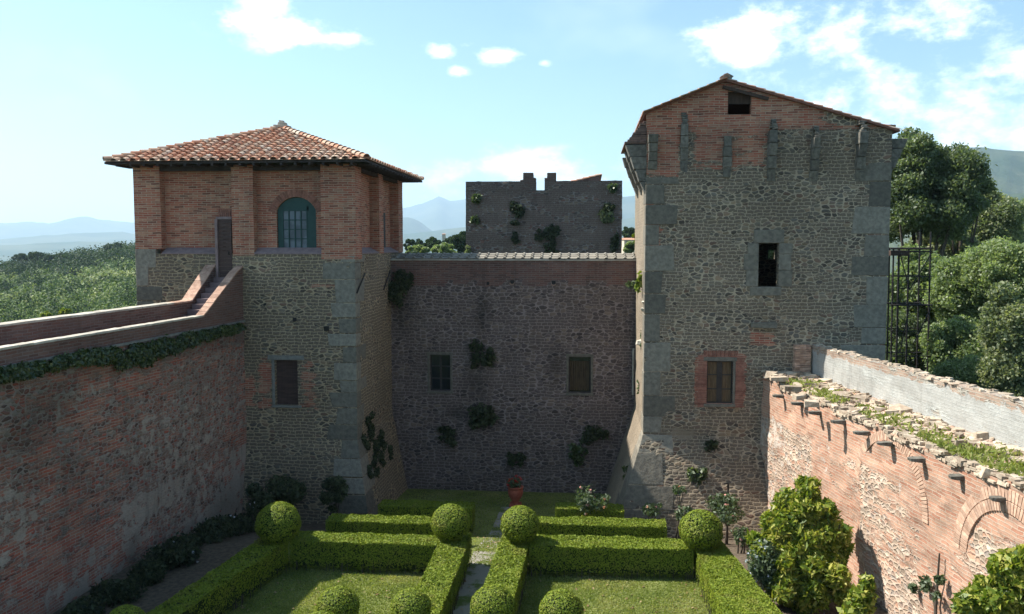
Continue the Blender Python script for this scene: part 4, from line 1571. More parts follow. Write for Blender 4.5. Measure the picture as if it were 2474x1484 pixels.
    # roof: two slopes, rear to front, with tile ends showing along the verge
    yb, yf = RY1 + .2, RY0 - .16
    rm = MB()
    for (p, q) in ((gx[0], gx[2]), (gx[2], gx[4])):
        lo = .0; hi = .07
        ex = (-.12, -.04) if p is gx[0] else None
        x0_, z0_, x1_, z1_ = p[0], p[1], q[0], q[1]
        if p is gx[0]:
            x0_ -= .06; z0_ -= .02
        else:
            x1_ += .1; z1_ -= .03
        rm.hexa([(x0_, yf, z0_ + lo), (x1_, yf, z1_ + lo), (x1_, yb, z1_ + lo), (x0_, yb, z0_ + lo), (x0_, yf, z0_ + hi), (x1_, yf, z1_ + hi), (x1_, yb, z1_ + hi), (x0_, yb, z0_ + hi)])
    roof = rm.build('roof', 'old_brick', rt)
    t = MB()
    for (p, q, sd) in ((gx[0], gx[2], 1), (gx[4], gx[2], 2)):
        A = np.array([p[0] + (-.06 if sd == 1 else .05), yb if sd == 1 else yf, p[1] + .04]); B = np.array([q[0], A[1], q[1] + .07])
        s_ = B - A; Ls = np.linalg.norm(s_); s_ /= Ls
        e_ = np.array([0, -1 if sd == 1 else 1, 0.0]); n_ = np.cross(e_, s_)
        tile_slope(t, A, e_, s_, n_, yb - yf, lambda a_, b_, L=Ls: b_ < L - .1, Ls, pitch=.36, row=.36, r0=.06, seed=20 + sd)
    ridge_tiles(t, (gx[2][0], yf, gx[2][1] + .1), (gx[2][0], yb, gx[2][1] + .1), .13, seed=33)
    t.build('roof_tiles', 'roof_tile', roof)
    t = MB(); t.cur = {'rnd': .9}
    c = f(1755, 190)
    t.box((c[0], RY0 + .1, c[1] - .02), (.34, .4, .16), .01)
    a0 = c[1] + .06
    t.prism([(c[0] - .24, RY0 - .12, a0), (c[0] + .24, RY0 - .12, a0), (c[0], RY0 - .12, a0 + .13)], (0, 1, 0), .45)
    t.build('ridge_cap', 'dressed_pale_stone', roof, bevel=.01)
    # quoins
    quoins('quoins', rt, RX0, RY0, 1, 1, 2.75, 12.5, RB, .75, 1.25, .6, 1.15, 14)
    quoins('quoins', rt, RX0, RY0, 1, 1, -1.2, 2.7, RB, .9, 1.5, .8, 1.2, 15)
    quoins('quoins', rt, RX1, RY0, -1, 1, 2.75, 13.0, RB, .95, 1.6, .6, 1.1, 17)
    # big dressed frame round the upper opening
    m = MB(); rd = random.Random(12)
    y = RY0 + .06

    def blk(a, b, c_, d):
        m.cur = {'rnd': rd.uniform(.35, .75)}
        m.box(((a + b) / 2, y, (c_ + d) / 2), (b - a - .012, .2, d - c_ - .012), .006)
    zz = o1[2]
    hs = [.62, .6, o1[3] - o1[2] - 1.22]
    for h in hs:
        e1, e2 = rd.uniform(-.1, .1), rd.uniform(-.1, .1)
        blk(sur[0] + e1, o1[0], zz, zz + h); blk(o1[1], sur[1] + e2, zz, zz + h); zz += h
    blk(sur[0] + .25, sur[1] - .3, o1[3], sur[3]); blk(sur[0] + .15, sur[1] - .35, sur[2] + .05, o1[2])
    m.parts('surround_block', 'dressed_grey_stone', rt, .02)
    # lintel stone over the blocked opening
    m = MB(); m.cur = {'rnd': .3}
    a, b = f(1812, 780), f(1876, 792)
    m.box(((a[0] + b[0]) / 2, RY0 - .02, (a[1] + b[1]) / 2), (b[0] - a[0], .2, .2), .02)
    m.build('lintel', 'dressed_grey_stone', rt, bevel=.02)
    # casement with brick surround
    m = MB(); m.cur = {'rnd': .45}
    m.box(((w1[0] + w1[1]) / 2, RY0 + .02, w1[3] + .07), (w1[1] - w1[0] + .26, .14, .14), .006)
    m.box(((w1[0] + w1[1]) / 2, RY0 + .0, w1[2] - .07), (w1[1] - w1[0] + .2, .18, .11), .006)
    m.box((w1[1] + .045, RY0 + .03, (w1[2] + w1[3]) / 2), (.09, .1, w1[3] - w1[2]), .004)
    m.parts('', 'dressed_grey_stone', rt, .008, ['lintel', 'sill', 'jamb'])
    casement(rt, F, w1[0], w1[1] - .01, w1[2], w1[3], .1, 2, 3, 'window_frame_paint', 'window_glass', .045, .2)
    c = MB()
    n = 20
    for i in range(n):
        xa = w1[0] + .05 + (w1[1] - w1[0] - .1) * i / n; xb = w1[0] + .05 + (w1[1] - w1[0] - .1) * (i + 1) / n
        ya = RY0 + .125 + .006 * math.sin(i * 1.7); yb_ = RY0 + .125 + .006 * math.sin((i + 1) * 1.7)
        c.face([c.vert(p) for p in ((xa, ya, w1[2] + .05), (xb, yb_, w1[2] + .05), (xb, yb_, w1[3] - .06), (xa, ya, w1[3] - .06))])
    c.build('curtain', 'curtain_cloth', rt)
    m = MB(); rd = random.Random(2)
    for (xa, xb) in ((w1[0] - .36, w1[0] - .01), (w1[1] + .1, w1[1] + .42)):
        zz = w1[2] - .1
        while zz < w1[3] + .25:
            m.cur = {'rnd': rd.random()}
            e1 = rd.uniform(-.1, .04)
            lo, hi = (xa + (e1 if xa < w1[0] else 0), xb + (-e1 if xa > w1[0] else 0))
            m.box(((lo + hi) / 2, RY0 + .04, zz), (hi - lo, .13, .068), .005)
            zz += .083
    x = w1[0] - .1
    while x < w1[1] + .2:
        m.cur = {'rnd': rd.random()}
        m.box((x, RY0 + .04, w1[3] + .28), (.06, .12, .22), .005, ry=(x - (w1[0] + w1[1]) / 2) * .35)
        x += .075
    m.build('brick_surround', 'old_brick', rt)
    # machicolation brackets on the front

    def bracket(base, out, side, w, h, pr, seed, broken=.0):
        """stepped stone bracket: base point at the wall top of bracket, out = outward dir, side = along the wall"""
        rd = random.Random(seed)
        m = MB()
        o = np.array(out, float); s = np.array(side, float); B = np.array(base, float)
        nst = 4
        for k in range(nst):
            z1_ = -h * k / nst; z0_ = -h * (k + 1) / nst + .012
            p1 = pr * (1 - k / nst) ** .9; p0 = pr * (1 - (k + .85) / nst) ** .9 if k < nst - 1 else .02
            p1 *= 1 - broken * rd.random() * (k == 0)
            m.cur = {'rnd': rd.random()}
            ww = w * rd.uniform(.88, 1.1) / 2
            P = []
            for (zz, pp) in ((z0_, p0), (z1_, p1)):
                for (a, b) in ((-ww, -.08), (ww, -.08), (ww, pp), (-ww, pp)):
                    P.append(B + s * (a + rd.uniform(-.015, .015)) + o * (b + rd.uniform(-.01, .02)) + [0, 0, zz])
            m.hexa(P)
        return m

    for i, (x, yt, yb_, w_, pr) in enumerate(((1653, 300, 418, .3, .18), (1757, 330, 430, .3, .2), (1864, 318, 440, .3, .5), (1967, 335, 440, .28, .5), (2078, 322, 440, .3, .55))):
        a, z1_ = f(x, yt); _, z0_ = f(x, yb_)
        m = bracket((a, RY0, z1_), (0, -1, 0), (1, 0, 0), w_, z1_ - z0_, pr, 40 + i, .3)
        rd = random.Random(70 + i)
        # broken stub of brickwork above each bracket
        if i != 1:
            for k in range(5):
                m.cur = {'rnd': rd.random()}
                L = pr * (.9 - .13 * k) * rd.uniform(.7, 1.1) + .05
                m.box((a + rd.uniform(-.03, .05), RY0 - L / 2 + .04, z1_ + .05 + k * .085), (w_ * rd.uniform(.55, .9), L, .07), .012)
        m.build('bracket', 'corbel_stone', rt, bevel=.02)
    # left flank: bracket and stepped brick shelf leaning out over the void
    for k, (yy, hgt_, pr) in enumerate(((RY0 + .35, 2.3, .78), (RY0 + 2.6, 2.2, .72), (RY0 + 5.0, 2.2, .72))):
        zt_ = f(1508, 320)[1] - .45
        m = bracket((RX0, yy, zt_), (-1, 0, 0), (0, 1, 0), .55 if k == 0 else .34, hgt_ - .45, pr, 50 + k, .0)
        m.build('bracket', 'corbel_stone', rt, bevel=.02)
    m = MB(); rd = random.Random(77)
    z = f(1508, 345)[1]
    for k in range(10):
        L = .82 - .072 * k + rd.uniform(-.03, .03)
        m.cur = {'rnd': rd.random()}
        n = 2
        for q in range(n):
            m.cur = {'rnd': rd.random()}
            m.box((RX0 - L / 2 + .02, RY0 + .2 + q * .34, z + .085 * k), (L, .31, .07), .01)
        if k < 6:
            m.box((RX0 - L / 2 + .02, RY0 + 2.2, z + .085 * k), (L, 3.0, .07), .01)
    m.build('brick_shelf', 'dark_weathered_brick', rt)
    # corner bracket on the front at the left edge
    m = bracket((RX0 + .22, RY0, f(0, 345)[1]), (0, -1, 0), (1, 0, 0), .34, 1.3, .4, 91)
    m.build('bracket', 'corbel_stone', rt, bevel=.02)
    # right flank
    zz = f(2195, 332)[1]
    m = bracket((RX1 + .03, RY0 + .6, zz), (1, 0, 0), (0, 1, 0), .5, 1.45, .66, 93)
    m.build('bracket', 'corbel_stone', rt, bevel=.02)
    m = bracket((RX1 + .03, RY0 + 3.6, zz), (1, 0, 0), (0, 1, 0), .5, 1.45, .66, 95)
    m.build('bracket', 'corbel_stone', rt, bevel=.02)
    # broken stones jutting from the sunlit edge
    m = MB(); m.cur = {'rnd': .9}
    for (x, y, s) in ((1543, 830, .22), (1551, 750, .14), (1553, 735, .1)):
        pl = Plane(RX0, RY0, 0, 1); u, z_ = pl.uz(x, y, -.1)
        m.box((RX0 - .06, RY0 + (.25 if s < .2 else 2.2), z_), (s, s * 1.3, s * .8), .04)
    m.parts('jutting_stone', 'coping_stone', rt, .02)
    # white downpipe in the corner
    m = MB(); m.tube([(RX0 - .1, 37.7, 3.2), (RX0 - .1, 37.7, 5.2), (RX0 - .08, 37.75, 5.3)], [.05, .05, .05], 8)
    m.build('downpipe', 'coping_stone', rt)


build_right_tower()

# ================================================================== RIGHT RAMPART
RP = Plane(RWX(0), 0, -.17, 1)                 # n points right (away from the garden)
rw = thing('rampart_wall', (RWX(24), 24, 0), 'sunlit ruined brick and rubble rampart with projecting stone corbels on the right', 'wall')
UE = 32.08 / RP.t[1]


def build_right_wall():
    zt = 5.05
    topz = lambda u: zt + .12 * nz((u * .9, 0, 0)) + .07 * nz((u * 3, 1, 0)) + (.2 if u > UE - 1.6 else 0) - .1
    aA = RP.uz(2074, 1162), RP.uz(2135, 1087), RP.uz(2232, 1165)
    aB = RP.uz(2335, 1337), RP.uz(2440, 1222)
    cA = ((aA[0][0] + aA[2][0]) / 2, aA[0][1] - .1); rA = abs(aA[0][0] - aA[2][0]) / 2
    uL = aB[0][0]; uT = aB[1][0]
    cB = (uT, aB[0][1]); rB = abs(uL - uT)

    def afn(u, z):
        n1 = nz((u * .5, z * .5, 1)); n2 = nz((u * .25, z * .3, 5))
        b = .62 + .45 * n2
        pl = .27 + .32 * n1
        for (c, r) in ((cA, rA), (cB, rB)):
            inside = (abs(u - c[0]) < r * .95 and z < c[1]) or math.hypot(u - c[0], z - c[1]) < r * .95
            if inside:
                b = .42 + .35 * n2; pl = .3 + .4 * n1
        if z > 3.8:
            b = max(b, .85); pl = .16
        if u > 28.0 and z < 3.6:
            b -= .25; pl += .1
        return b, pl, .08 + .25 * max(0, n1)
    mb = MB()
    us = cuts(4.0, UE, .16); zs = [-1.4 + (zt + 1.4) * k / 42 for k in range(43)]
    P = lambda u, z, d: RP.p(u, z if z < zt - .01 else topz(u), d)
    face_grid(mb, P, us, zs, [], afn, disp=.07)
    # ragged top surface (walkway), climbing a little to the parapet
    rows = 12
    grid = []
    for i, u in enumerate(us):
        col_ = []
        for k in range(rows + 1):
            t = k / rows
            zz = topz(u) * (1 - t) + (zt + .04) * t + (.09 * nz((u * 2.1, t * 4, 3)) + .05 * nz((u * 6, t * 9, 3))) * (1 if 0 < k < rows else 0)
            if k == 0:
                p = P(u, zt, 0); q = nz(p, 1.3) + .6 * nz(p, 3.7); p = p - np.array([RP.n[0], RP.n[1], 0]) * .07 * q
                col_.append(mb.vert(p, brick=.9, plaster=.3, dirt=.1))
            else:
                col_.append(mb.vert(RP.p(u, zz, t * 1.78), brick=.35 + .4 * nz((u, t * 2, 9)), plaster=.3 + .4 * nz((u * .7, t * 2, 19)), dirt=.12 + .3 * max(0, nz((u * .8, t * 3, 29)))))
        grid.append(col_)
    for i in range(len(us) - 1):
        for k in range(rows):
            a, b, c, d = grid[i][k], grid[i + 1][k], grid[i + 1][k + 1], grid[i][k + 1]
            mb.face((a, d, c, b), [(us[i], k * .14 + 20), (us[i], k * .14 + 20.14), (us[i + 1], k * .14 + 20.14), (us[i + 1], k * .14 + 20)])
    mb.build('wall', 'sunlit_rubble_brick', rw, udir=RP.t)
    # parapet: pale plastered inner face, rough brick head
    pz = 6.22
    m = MB()
    us2 = cuts(6.0, UE, .2)
    ph = lambda u: pz + .05 * nz((u * 1.2, 4, 0)) + .035 * nz((u * 5, 4, 0))

    def pafn(u, z):
        n1 = nz((u * .7, z, 31)); n2 = nz((u * 1.6, z * 2, 41))
        pl = .85 + .3 * n1 + .25 * n2
        if z > pz - .16:
            pl = .42
        if u < 15.5 and n1 > .0:
            pl -= .3
        return .6 + .3 * n2, pl, .08 + .35 * max(0, n2)
    zs2 = cuts(zt - .1, pz, .16)
    fz = lambda u, z: z if z < pz - .01 else ph(u)
    face_grid(m, lambda u, z, d: RP.p(u, fz(u, z), 1.76 + d), us2, zs2, [], pafn, disp=.04)
    face_grid(m, lambda u, z, d: RP.p(u, fz(u, z), 2.16 - d), us2, cuts(-4, pz, .6), [], pafn, disp=0, flip=True)
    for a, b in zip(us2, us2[1:]):
        for (o0, o1_) in ((1.76, 1.96), (1.96, 2.16)):
            at = dict(brick=.5, plaster=.35, dirt=.15)
            m.face([m.vert(RP.p(a, ph(a) + (.03 if o0 > 1.9 else 0), o0), **at), m.vert(RP.p(a, ph(a) + (.03 if o1_ < 2.1 else 0), o1_), **at), m.vert(RP.p(b, ph(b) + (.03 if o1_ < 2.1 else 0), o1_), **at), m.vert(RP.p(b, ph(b) + (.03 if o0 > 1.9 else 0), o0), **at)])
    m.build('parapet', 'plastered_parapet', rw, udir=RP.t)
    # brick return of the parapet beside the tower
    m = MB(); rd = random.Random(5)
    zz = zt
    while zz < pz - .03:
        for k in range(3):
            m.cur = {'rnd': rd.random()}
            m.box(RP.p(UE - .32 + rd.uniform(-.02, .02), zz + .04, 1.18 + k * .2), (.2, .36, .07), .01, rz=.14)
        zz += .086
    m.build('brick_return', 'voussoir_brick', rw)
    # loose head stones on the parapet and rubble on the walkway
    m = MB()
    for k in range(330):
        u = rd.uniform(10, UE - .2)
        m.cur = {'rnd': rd.random()}
        s = rd.uniform(.06, .2)
        m.box(RP.p(u, ph(u) + rd.uniform(.0, .03), rd.uniform(1.78, 2.14)), (s, s * rd.uniform(.7, 1.5), rd.uniform(.03, .08)), s * .12, rz=rd.uniform(0, 3))
    m.build('head_stones', 'rubble_rock', rw, bevel=.008)['kind'] = 'stuff'
    m = MB()
    for k in range(900):
        u = rd.uniform(10, UE - .2)
        t = rd.random() ** 1.0
        m.cur = {'rnd': rd.random()}
        s = rd.uniform(.05, .2) if rd.random() < .85 else rd.uniform(.2, .4)
        zz = topz(u) * (1 - t) + (zt + .04) * t + rd.uniform(-.02, .06)
        m.box(RP.p(u, zz, t * 1.7 + .03), (s, s * rd.uniform(.7, 1.4), s * rd.uniform(.25, .6)), s * .15, rz=rd.uniform(0, 3), rx=rd.uniform(-.2, .2))
    # broken edge bricks
    for k in range(420):
        u = rd.uniform(9, UE - .1)
        m.cur = {'rnd': rd.random()}
        m.box(RP.p(u, topz(u) + rd.choice([-.09, -.01, .06]) + rd.uniform(-.015, .015), rd.uniform(-.03, .14)), (.16, rd.uniform(.16, .3), .07), .012, rz=.144 + rd.uniform(-.12, .12))
    # the taller broken blocks next to the tower
    for (x, y, s) in ((1880, 890, .9), (1900, 882, .8), (1915, 940, .5), (1880, 915, .6), (1960, 975, .4), (1930, 960, .35)):
        q = PZ(x, y, zt + .15)
        m.cur = {'rnd': rd.random()}
        m.box(q, (s, s * .5, .16), .03, rz=rd.uniform(-.3, .3))
    m.build('rubble', 'rubble_rock', rw, bevel=.01)['kind'] = 'stuff'
    # flat stone corbels
    for i, (x, y) in enumerate(((1880, 958), (1925, 976), (1968, 998), (2025, 1020), (2080, 1047), (2137, 1073), (2215, 1111), (2303, 1154), (2402, 1207), (2505, 1258))):
        u, z = RP.uz(x, y, -.2)
        rd2 = random.Random(100 + i)
        m = MB(); m.cur = {'rnd': rd2.random()}
        L = .42 if i < 7 else .3
        w_ = .2 if i < 6 else .24
        n = 8
        top, bot = [], []
        for k in range(n):
            t = 2 * math.pi * k / n + .4
            uu = u + w_ * .5 * math.copysign(abs(math.sin(t)) ** .6, math.sin(t)) * rd2.uniform(.85, 1.1)
            oo = -L / 2 + .02 + (L / 2 + .04) * math.copysign(abs(math.cos(t)) ** .6, math.cos(t)) * rd2.uniform(.9, 1.08)
            top.append(m.vert(RP.p(uu, z + .06 + rd2.uniform(-.01, .01), oo)))
            bot.append(m.vert(RP.p(uu, z - .07 + rd2.uniform(-.015, .015) + (.05 if oo < -L * .7 else 0), oo * .94)))
        m.face(top); m.face(bot[::-1])
        for k in range(n):
            m.face((bot[k], bot[(k + 1) % n], top[(k + 1) % n], top[k]))
        m.build('corbel', 'corbel_stone', rw, bevel=.012)
    # brick rings of the two blocked arches
    for (c, r, a0, a1) in ((cA, rA, .0, math.pi), (cB, rB, .0, math.pi)):
        m = MB()
        nb = int(math.pi * r / .085)
        for ring in range(1 if c is cA else 2):
            for k in range(nb):
                t0 = a0 + (a1 - a0) * k / nb; t1 = a0 + (a1 - a0) * (k + .84) / nb
                m.cur = {'rnd': rd.random()}
                ra, rb_ = r + ring * .27, r + ring * .27 + .25
                P = []
                for rr in (ra, rb_):
                    for (t, o_) in ((t0, -.022), (t1, -.022), (t1, .1), (t0, .1)):
                        P.append(RP.p(c[0] + rr * math.cos(t), c[1] + rr * math.sin(t), o_ + rd.uniform(-.006, .006)))
                m.hexa(P)
        m.build('arch_bricks', 'voussoir_brick', rw, bevel=.006)


build_right_wall()


# ================================================================== GARDEN PLANTS
def hedge(x0, x1, y0, y1, z0, z1, label, quad=None, dens=1500, legs=True, group='clipped box hedges of the parterre'):
    """clipped hedge; quad = 4 plan corners (ccw) overrides the rectangle"""
    Q = quad or [(x0, y0), (x1, y0), (x1, y1), (x0, y1)]
    cx = sum(q[0] for q in Q) / 4; cy = sum(q[1] for q in Q) / 4
    t = thing('hedge', (cx, cy, z0), label, 'hedge', group)
    g = np.random.default_rng(int(abs(cx * 131 + cy * 17)) + 3)
    Qn = np.array(Q)
    # core
    m = MB()
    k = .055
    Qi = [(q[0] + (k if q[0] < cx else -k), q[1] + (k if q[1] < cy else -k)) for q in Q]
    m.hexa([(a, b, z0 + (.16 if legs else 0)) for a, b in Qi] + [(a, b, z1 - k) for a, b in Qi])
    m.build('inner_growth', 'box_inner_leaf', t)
    parts = []
    # top by bilinear patch
    A = np.linalg.norm(Qn[1] - Qn[0]) * np.linalg.norm(Qn[3] - Qn[0])
    n = int(A * dens * 1.5)
    s, r = g.uniform(size=n), g.uniform(size=n)
    pt = (Qn[0] * ((1 - s) * (1 - r))[:, None] + Qn[1] * (s * (1 - r))[:, None] + Qn[2] * (s * r)[:, None] + Qn[3] * ((1 - s) * r)[:, None])
    und = np.array([.06 * nz((p[0], p[1], 0), 1.3) + .03 * nz((p[0], p[1], 5), 4.5) for p in pt])
    P = np.column_stack([pt, z1 - g.exponential(.018, n) + .012 + und])
    up = np.tile([0, 0, 1.0], (n, 1))
    parts.append(leaves(P, .042, up, .5, 1.4, g=g))
    for i in range(4):
        a, b = Qn[i], Qn[(i + 1) % 4]
        L = np.linalg.norm(b - a); h = z1 - z0
        nn = np.array([(b - a)[1], -(b - a)[0], 0]) / L
        n = int(L * h * dens * .9)
        s = g.uniform(size=n); zz = g.uniform(size=n) ** .85
        und = np.array([.03 * nz((q * L, zc * h, i), 2.2) for q, zc in zip(s, zz)])
        p2 = a + (b - a) * s[:, None]
        zz = z0 + .1 + (h - .1) * zz
        P = np.column_stack([p2, zz]) + nn * (.0 + und - g.exponential(.02, n))[:, None]
        # thin out near the ground so that light shows through
        keep = (zz > z0 + .3) | (g.uniform(size=n) < .45)
        P = P[keep]
        parts.append(leaves(P, .038, np.tile(nn, (len(P), 1)), .74, 1.4, g=g))
    V, F, rr = joinVF(parts)
    np_mesh('foliage', V, F, 'box_leaf', rr, t)
    if legs:
        m = MB(); rd = random.Random(int(abs(cx * 7)))
        for i in range(4):
            a, b = Qn[i], Qn[(i + 1) % 4]
            L = np.linalg.norm(b - a)
            for k_ in range(int(L * 5)):
                q = a + (b - a) * rd.random() + (np.array([cx, cy]) - a) * .02
                m.tube([(q[0], q[1], z0 - .02), (q[0] + rd.uniform(-.03, .03), q[1] + rd.uniform(-.03, .03), z0 + .3)], [.012, .008], 4)
        m.build('stems', 'bark', t)['kind'] = 'stuff'
    return t


ZH = .94
hedge(-9.05, -4.46, 24.25, 25.15, 0, ZH, 'long low box hedge across the left lawn, widest and nearest of the left cross hedges')
hedge(-1.7, 3.2, 0, 0, 0, ZH, 'long low box hedge across the right lawn, widest and nearest of the right cross hedges',
      [(-1.7, 24.4), (3.2, 24.6), (3.15, 25.5), (-1.7, 25.5)])
hedge(-4.45, -3.57, 12, 25.35, 0, ZH, 'box hedge running beside the left edge of the garden path')
hedge(0, 0, 0, 0, 0, ZH, 'box hedge running beside the right edge of the garden path', [(-2.95, 12), (-2.05, 12), (-1.71, 25.4), (-2.6, 25.4)])
hedge(0, 0, 0, 0, 0, ZH, 'shaded box hedge running along the foot of the left rampart', [(-11.6, 13), (-11.0, 13), (-9.06, 24.2), (-9.9, 25.15)])
hedge(0, 0, 0, 0, 0, ZH, 'sunlit box hedge running along the flower bed by the right rampart', [(3.6, 13), (5.85, 13), (4.12, 25.4), (3.23, 25.4)])
hedge(-8.75, -4.4, 26.85, 27.6, -.2, PZ(900, 1262, .7)[2], 'low box hedge on the left side, second row back, in sun', legs=False)
hedge(-1.65, 2.65, 27.2, 28.0, -.25, .7, 'low box hedge on the right side, second row back, in sun', legs=False)
hedge(-7.75, -4.2, 29.95, 30.75, -.85, float(PY(1030, 1226, 29.95)[2]), 'dark box hedge on the left side, third row back in deep shade', legs=False)
hedge(-1.1, 1.35, 29.4, 30.2, -.8, .5, 'short box hedge on the right side, third row back beside the roses', legs=False)

# topiary balls: one ball, then copies
_b = None


def ball(x, y, z, r, label, base=0.0):
    global _b
    t = thing('topiary_ball', (x, y, z), label, 'topiary', 'clipped box balls')
    if _b is None:
        g = np.random.default_rng(5)
        n = 7500
        d = g.normal(size=(n, 3)); d /= np.linalg.norm(d, axis=1, keepdims=True)
        k = 1 - g.exponential(.025, n) + np.array([.045 * nz(q * 1.8) + .03 * nz(q * 5) for q in d])
        V, F, rr = leaves(d * k[:, None], .062, d, .62, 1.4, g=g)
        f = np_mesh('foliage', V, F, 'box_leaf', rr)
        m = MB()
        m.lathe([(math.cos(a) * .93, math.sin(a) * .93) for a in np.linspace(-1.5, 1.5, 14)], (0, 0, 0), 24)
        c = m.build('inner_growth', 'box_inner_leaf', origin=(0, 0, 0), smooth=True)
        _b = (f, c)
        ch = _b
    else:
        ch = (_b[0].copy(), _b[1].copy())
        for c in ch:
            COL.objects.link(c)
    for c in ch:
        c.parent = t
        c.location = (0, 0, 0)
        c.scale = (r * random.uniform(.98, 1.03), r * random.uniform(.98, 1.03), r * random.uniform(.95, 1.0))
        c.rotation_euler = (0, 0, random.uniform(0, 6))
    return t


def ballpx(x, y, rpx, z, label):
    p = PZ(x, y, z)
    dist = np.dot(p - CAM, _fw)
    return ball(p[0], p[1], z, rpx * dist / FPX, label)


ballpx(1088, 1263, 46, 1.47, 'box ball at the far end of the left path hedge')
ballpx(1256, 1267, 46, 1.47, 'box ball at the far end of the right path hedge')
ballpx(1693, 1281, 51, 1.47, 'sunlit box ball at the far right corner by the stone tower')
ballpx(672, 1264, 52, 1.47, 'dark shaded box ball at the far left corner of the garden')
ballpx(815, 1470, 52, 1.47, 'box ball on the near left side of the left lawn')
ballpx(992, 1470, 48, 1.47, 'near box ball on the left path hedge')
ballpx(1190, 1468, 54, 1.47, 'near box ball on the right path hedge')
ballpx(1355, 1478, 54, 1.47, 'near box ball standing at the edge of the right lawn')
ballpx(303, 1512, 50, 1.47, 'dark box ball at the bottom left on the rampart hedge')
ballpx(775, 1530, 54, 1.47, 'nearest box ball of the left lawn, mostly below the frame')
hedge(-9.5, -4.56, 17.3, 18.4, 0, ZH * .9, 'near box hedge across the left lawn just below the frame', dens=700)
hedge(-1.78, 3.4, 17.3, 18.4, 0, ZH * .9, 'near box hedge across the right lawn just below the frame', dens=700)


# grass blades on the lawns
def grass():
    g = np.random.default_rng(11)
    parts = []
    for (x0, x1, y0, y1, n) in ((-10, -4.6, 19.5, 25.4, 34000), (-1.8, 3.5, 19.5, 25.4, 34000), (-3.62, -2.7, 25.2, 30, 1600), (-9, 3, 25.4, 37.6, 24000)):
        P = np.column_stack([g.uniform(x0, x1, n), g.uniform(y0, y1, n), np.zeros(n)])
        P[:, 2] = [G(a, b) + .02 for a, b in P[:, :2]]
        up = g.normal(size=(n, 3)); up[:, 2] *= .3
        tone = np.clip(.5 * g.uniform(0, 1, n) + np.array([.3 + .55 * nz((a, b, 3), .8) + .25 * nz((a, b, 9), 3) for a, b in P[:, :2]]), 0, 1)
        V, F, r = leaves(P, .03, up, .7, 2.2, rnd=tone, g=g)
        parts.append((V, F, r))
    V, F, r = joinVF(parts)
    n = 900
    Q = np.column_stack([g.uniform(-10, 4.5, n), g.uniform(18.5, 30, n), np.zeros(n)])
    Q[:, 2] = [G(a, b) + .045 for a, b in Q[:, :2]]
    V2, F2, r2 = leaves(Q, .06, np.tile([0, 0, 1.0], (n, 1)), .6, 1.5, g=g)
    o2 = np_mesh('fallen_leaves', V2, F2, 'dry_leaf', r2)
    tag(o2, 'dry leaves scattered over the lawns and beds of the garden', 'leaves', kind='stuff')
    o = np_mesh('grass', V, F, 'grass_blade', r)
    tag(o, 'short mown grass of the lawns inside the box hedges', 'grass', kind='stuff')


grass()


# general leafy plants
def plant(name, label, cat, clumps, n, size, mat, group=None, stem=None, base=None, fill=.35, upw=.35, aspect=1.8, seed=0, flowers=None, smat='bark', hang=None):
    g = np.random.default_rng(seed + 100)
    P, d, idx = lumpy_shell(n, clumps, g, fill)
    c0 = np.mean([c for c, r in clumps], axis=0)
    zb = min(c[2] - r[2] for c, r in clumps) if base is None else base[2]
    bx = c0 if base is None else base
    t = thing(name, (bx[0], bx[1], zb), label, cat, group)
    dd = d.copy(); dd[:, 2] = dd[:, 2] * .7 + .35
    tone = np.array([g.uniform(-.15, .15) for _ in clumps])
    rr = np.clip(g.uniform(0, 1, n) + tone[idx], 0, 1)
    V, F, r = leaves(P, size, dd, upw, aspect, rnd=rr, g=g)
    np_mesh('foliage', V, F, mat, r, t)
    if flowers:
        fm, fn, fs = flowers
        P, d, _ = lumpy_shell(fn, clumps, g, 0)
        ctr = P + d * .03
        Q = np.repeat(ctr, 6, axis=0) + g.normal(0, fs * .3, (fn * 6, 3))
        V, F, r = leaves(Q, fs, None, 0, 1.1, g=g)
        np_mesh('flowers', V, F, fm, r, t)['kind'] = 'stuff'
    if stem:
        m = MB()
        for pts, rad in stem:
            m.tube(pts, rad, 7)
        m.build('trunk' if cat == 'tree' else 'stem', smat, t)
    return t


def wall_plant(x, y, rx, ry, plane_y, label, mat='dark_plant_leaf', n=500, size=.09, seed=0, k=5, side=None):
    if side is None:
        c = PY(x, y, plane_y - .12)
        s = plane_y / FPX
    else:
        u, z = side.uz(x, y, .1); c = side.p(u, z, .12); s = c[1] / FPX
    g = np.random.default_rng(seed)
    R_x, R_z = rx * s, ry * s
    cl = []
    for i in range(k + 6):
        q = g.uniform(-1, 1, 2)
        sz = g.uniform(.18, .5)
        cl.append((c + np.array([q[0] * .75 * R_x, g.uniform(-.08, .06), (q[1] * .8 - .1) * R_z]), np.array([R_x * sz, min(.24, R_x * sz), R_z * sz * 1.15])))
    st = [([c + np.array([0, .15, 0]), c + np.array([.03, -.05, -.05]), c + np.array([.06, -.12, -.25 * R_z])], [.02, .015, .006])]
    return plant('wall_plant', label, 'plant', cl, n, size, mat, 'plants rooted in the old walls', st, seed=seed, fill=.5)


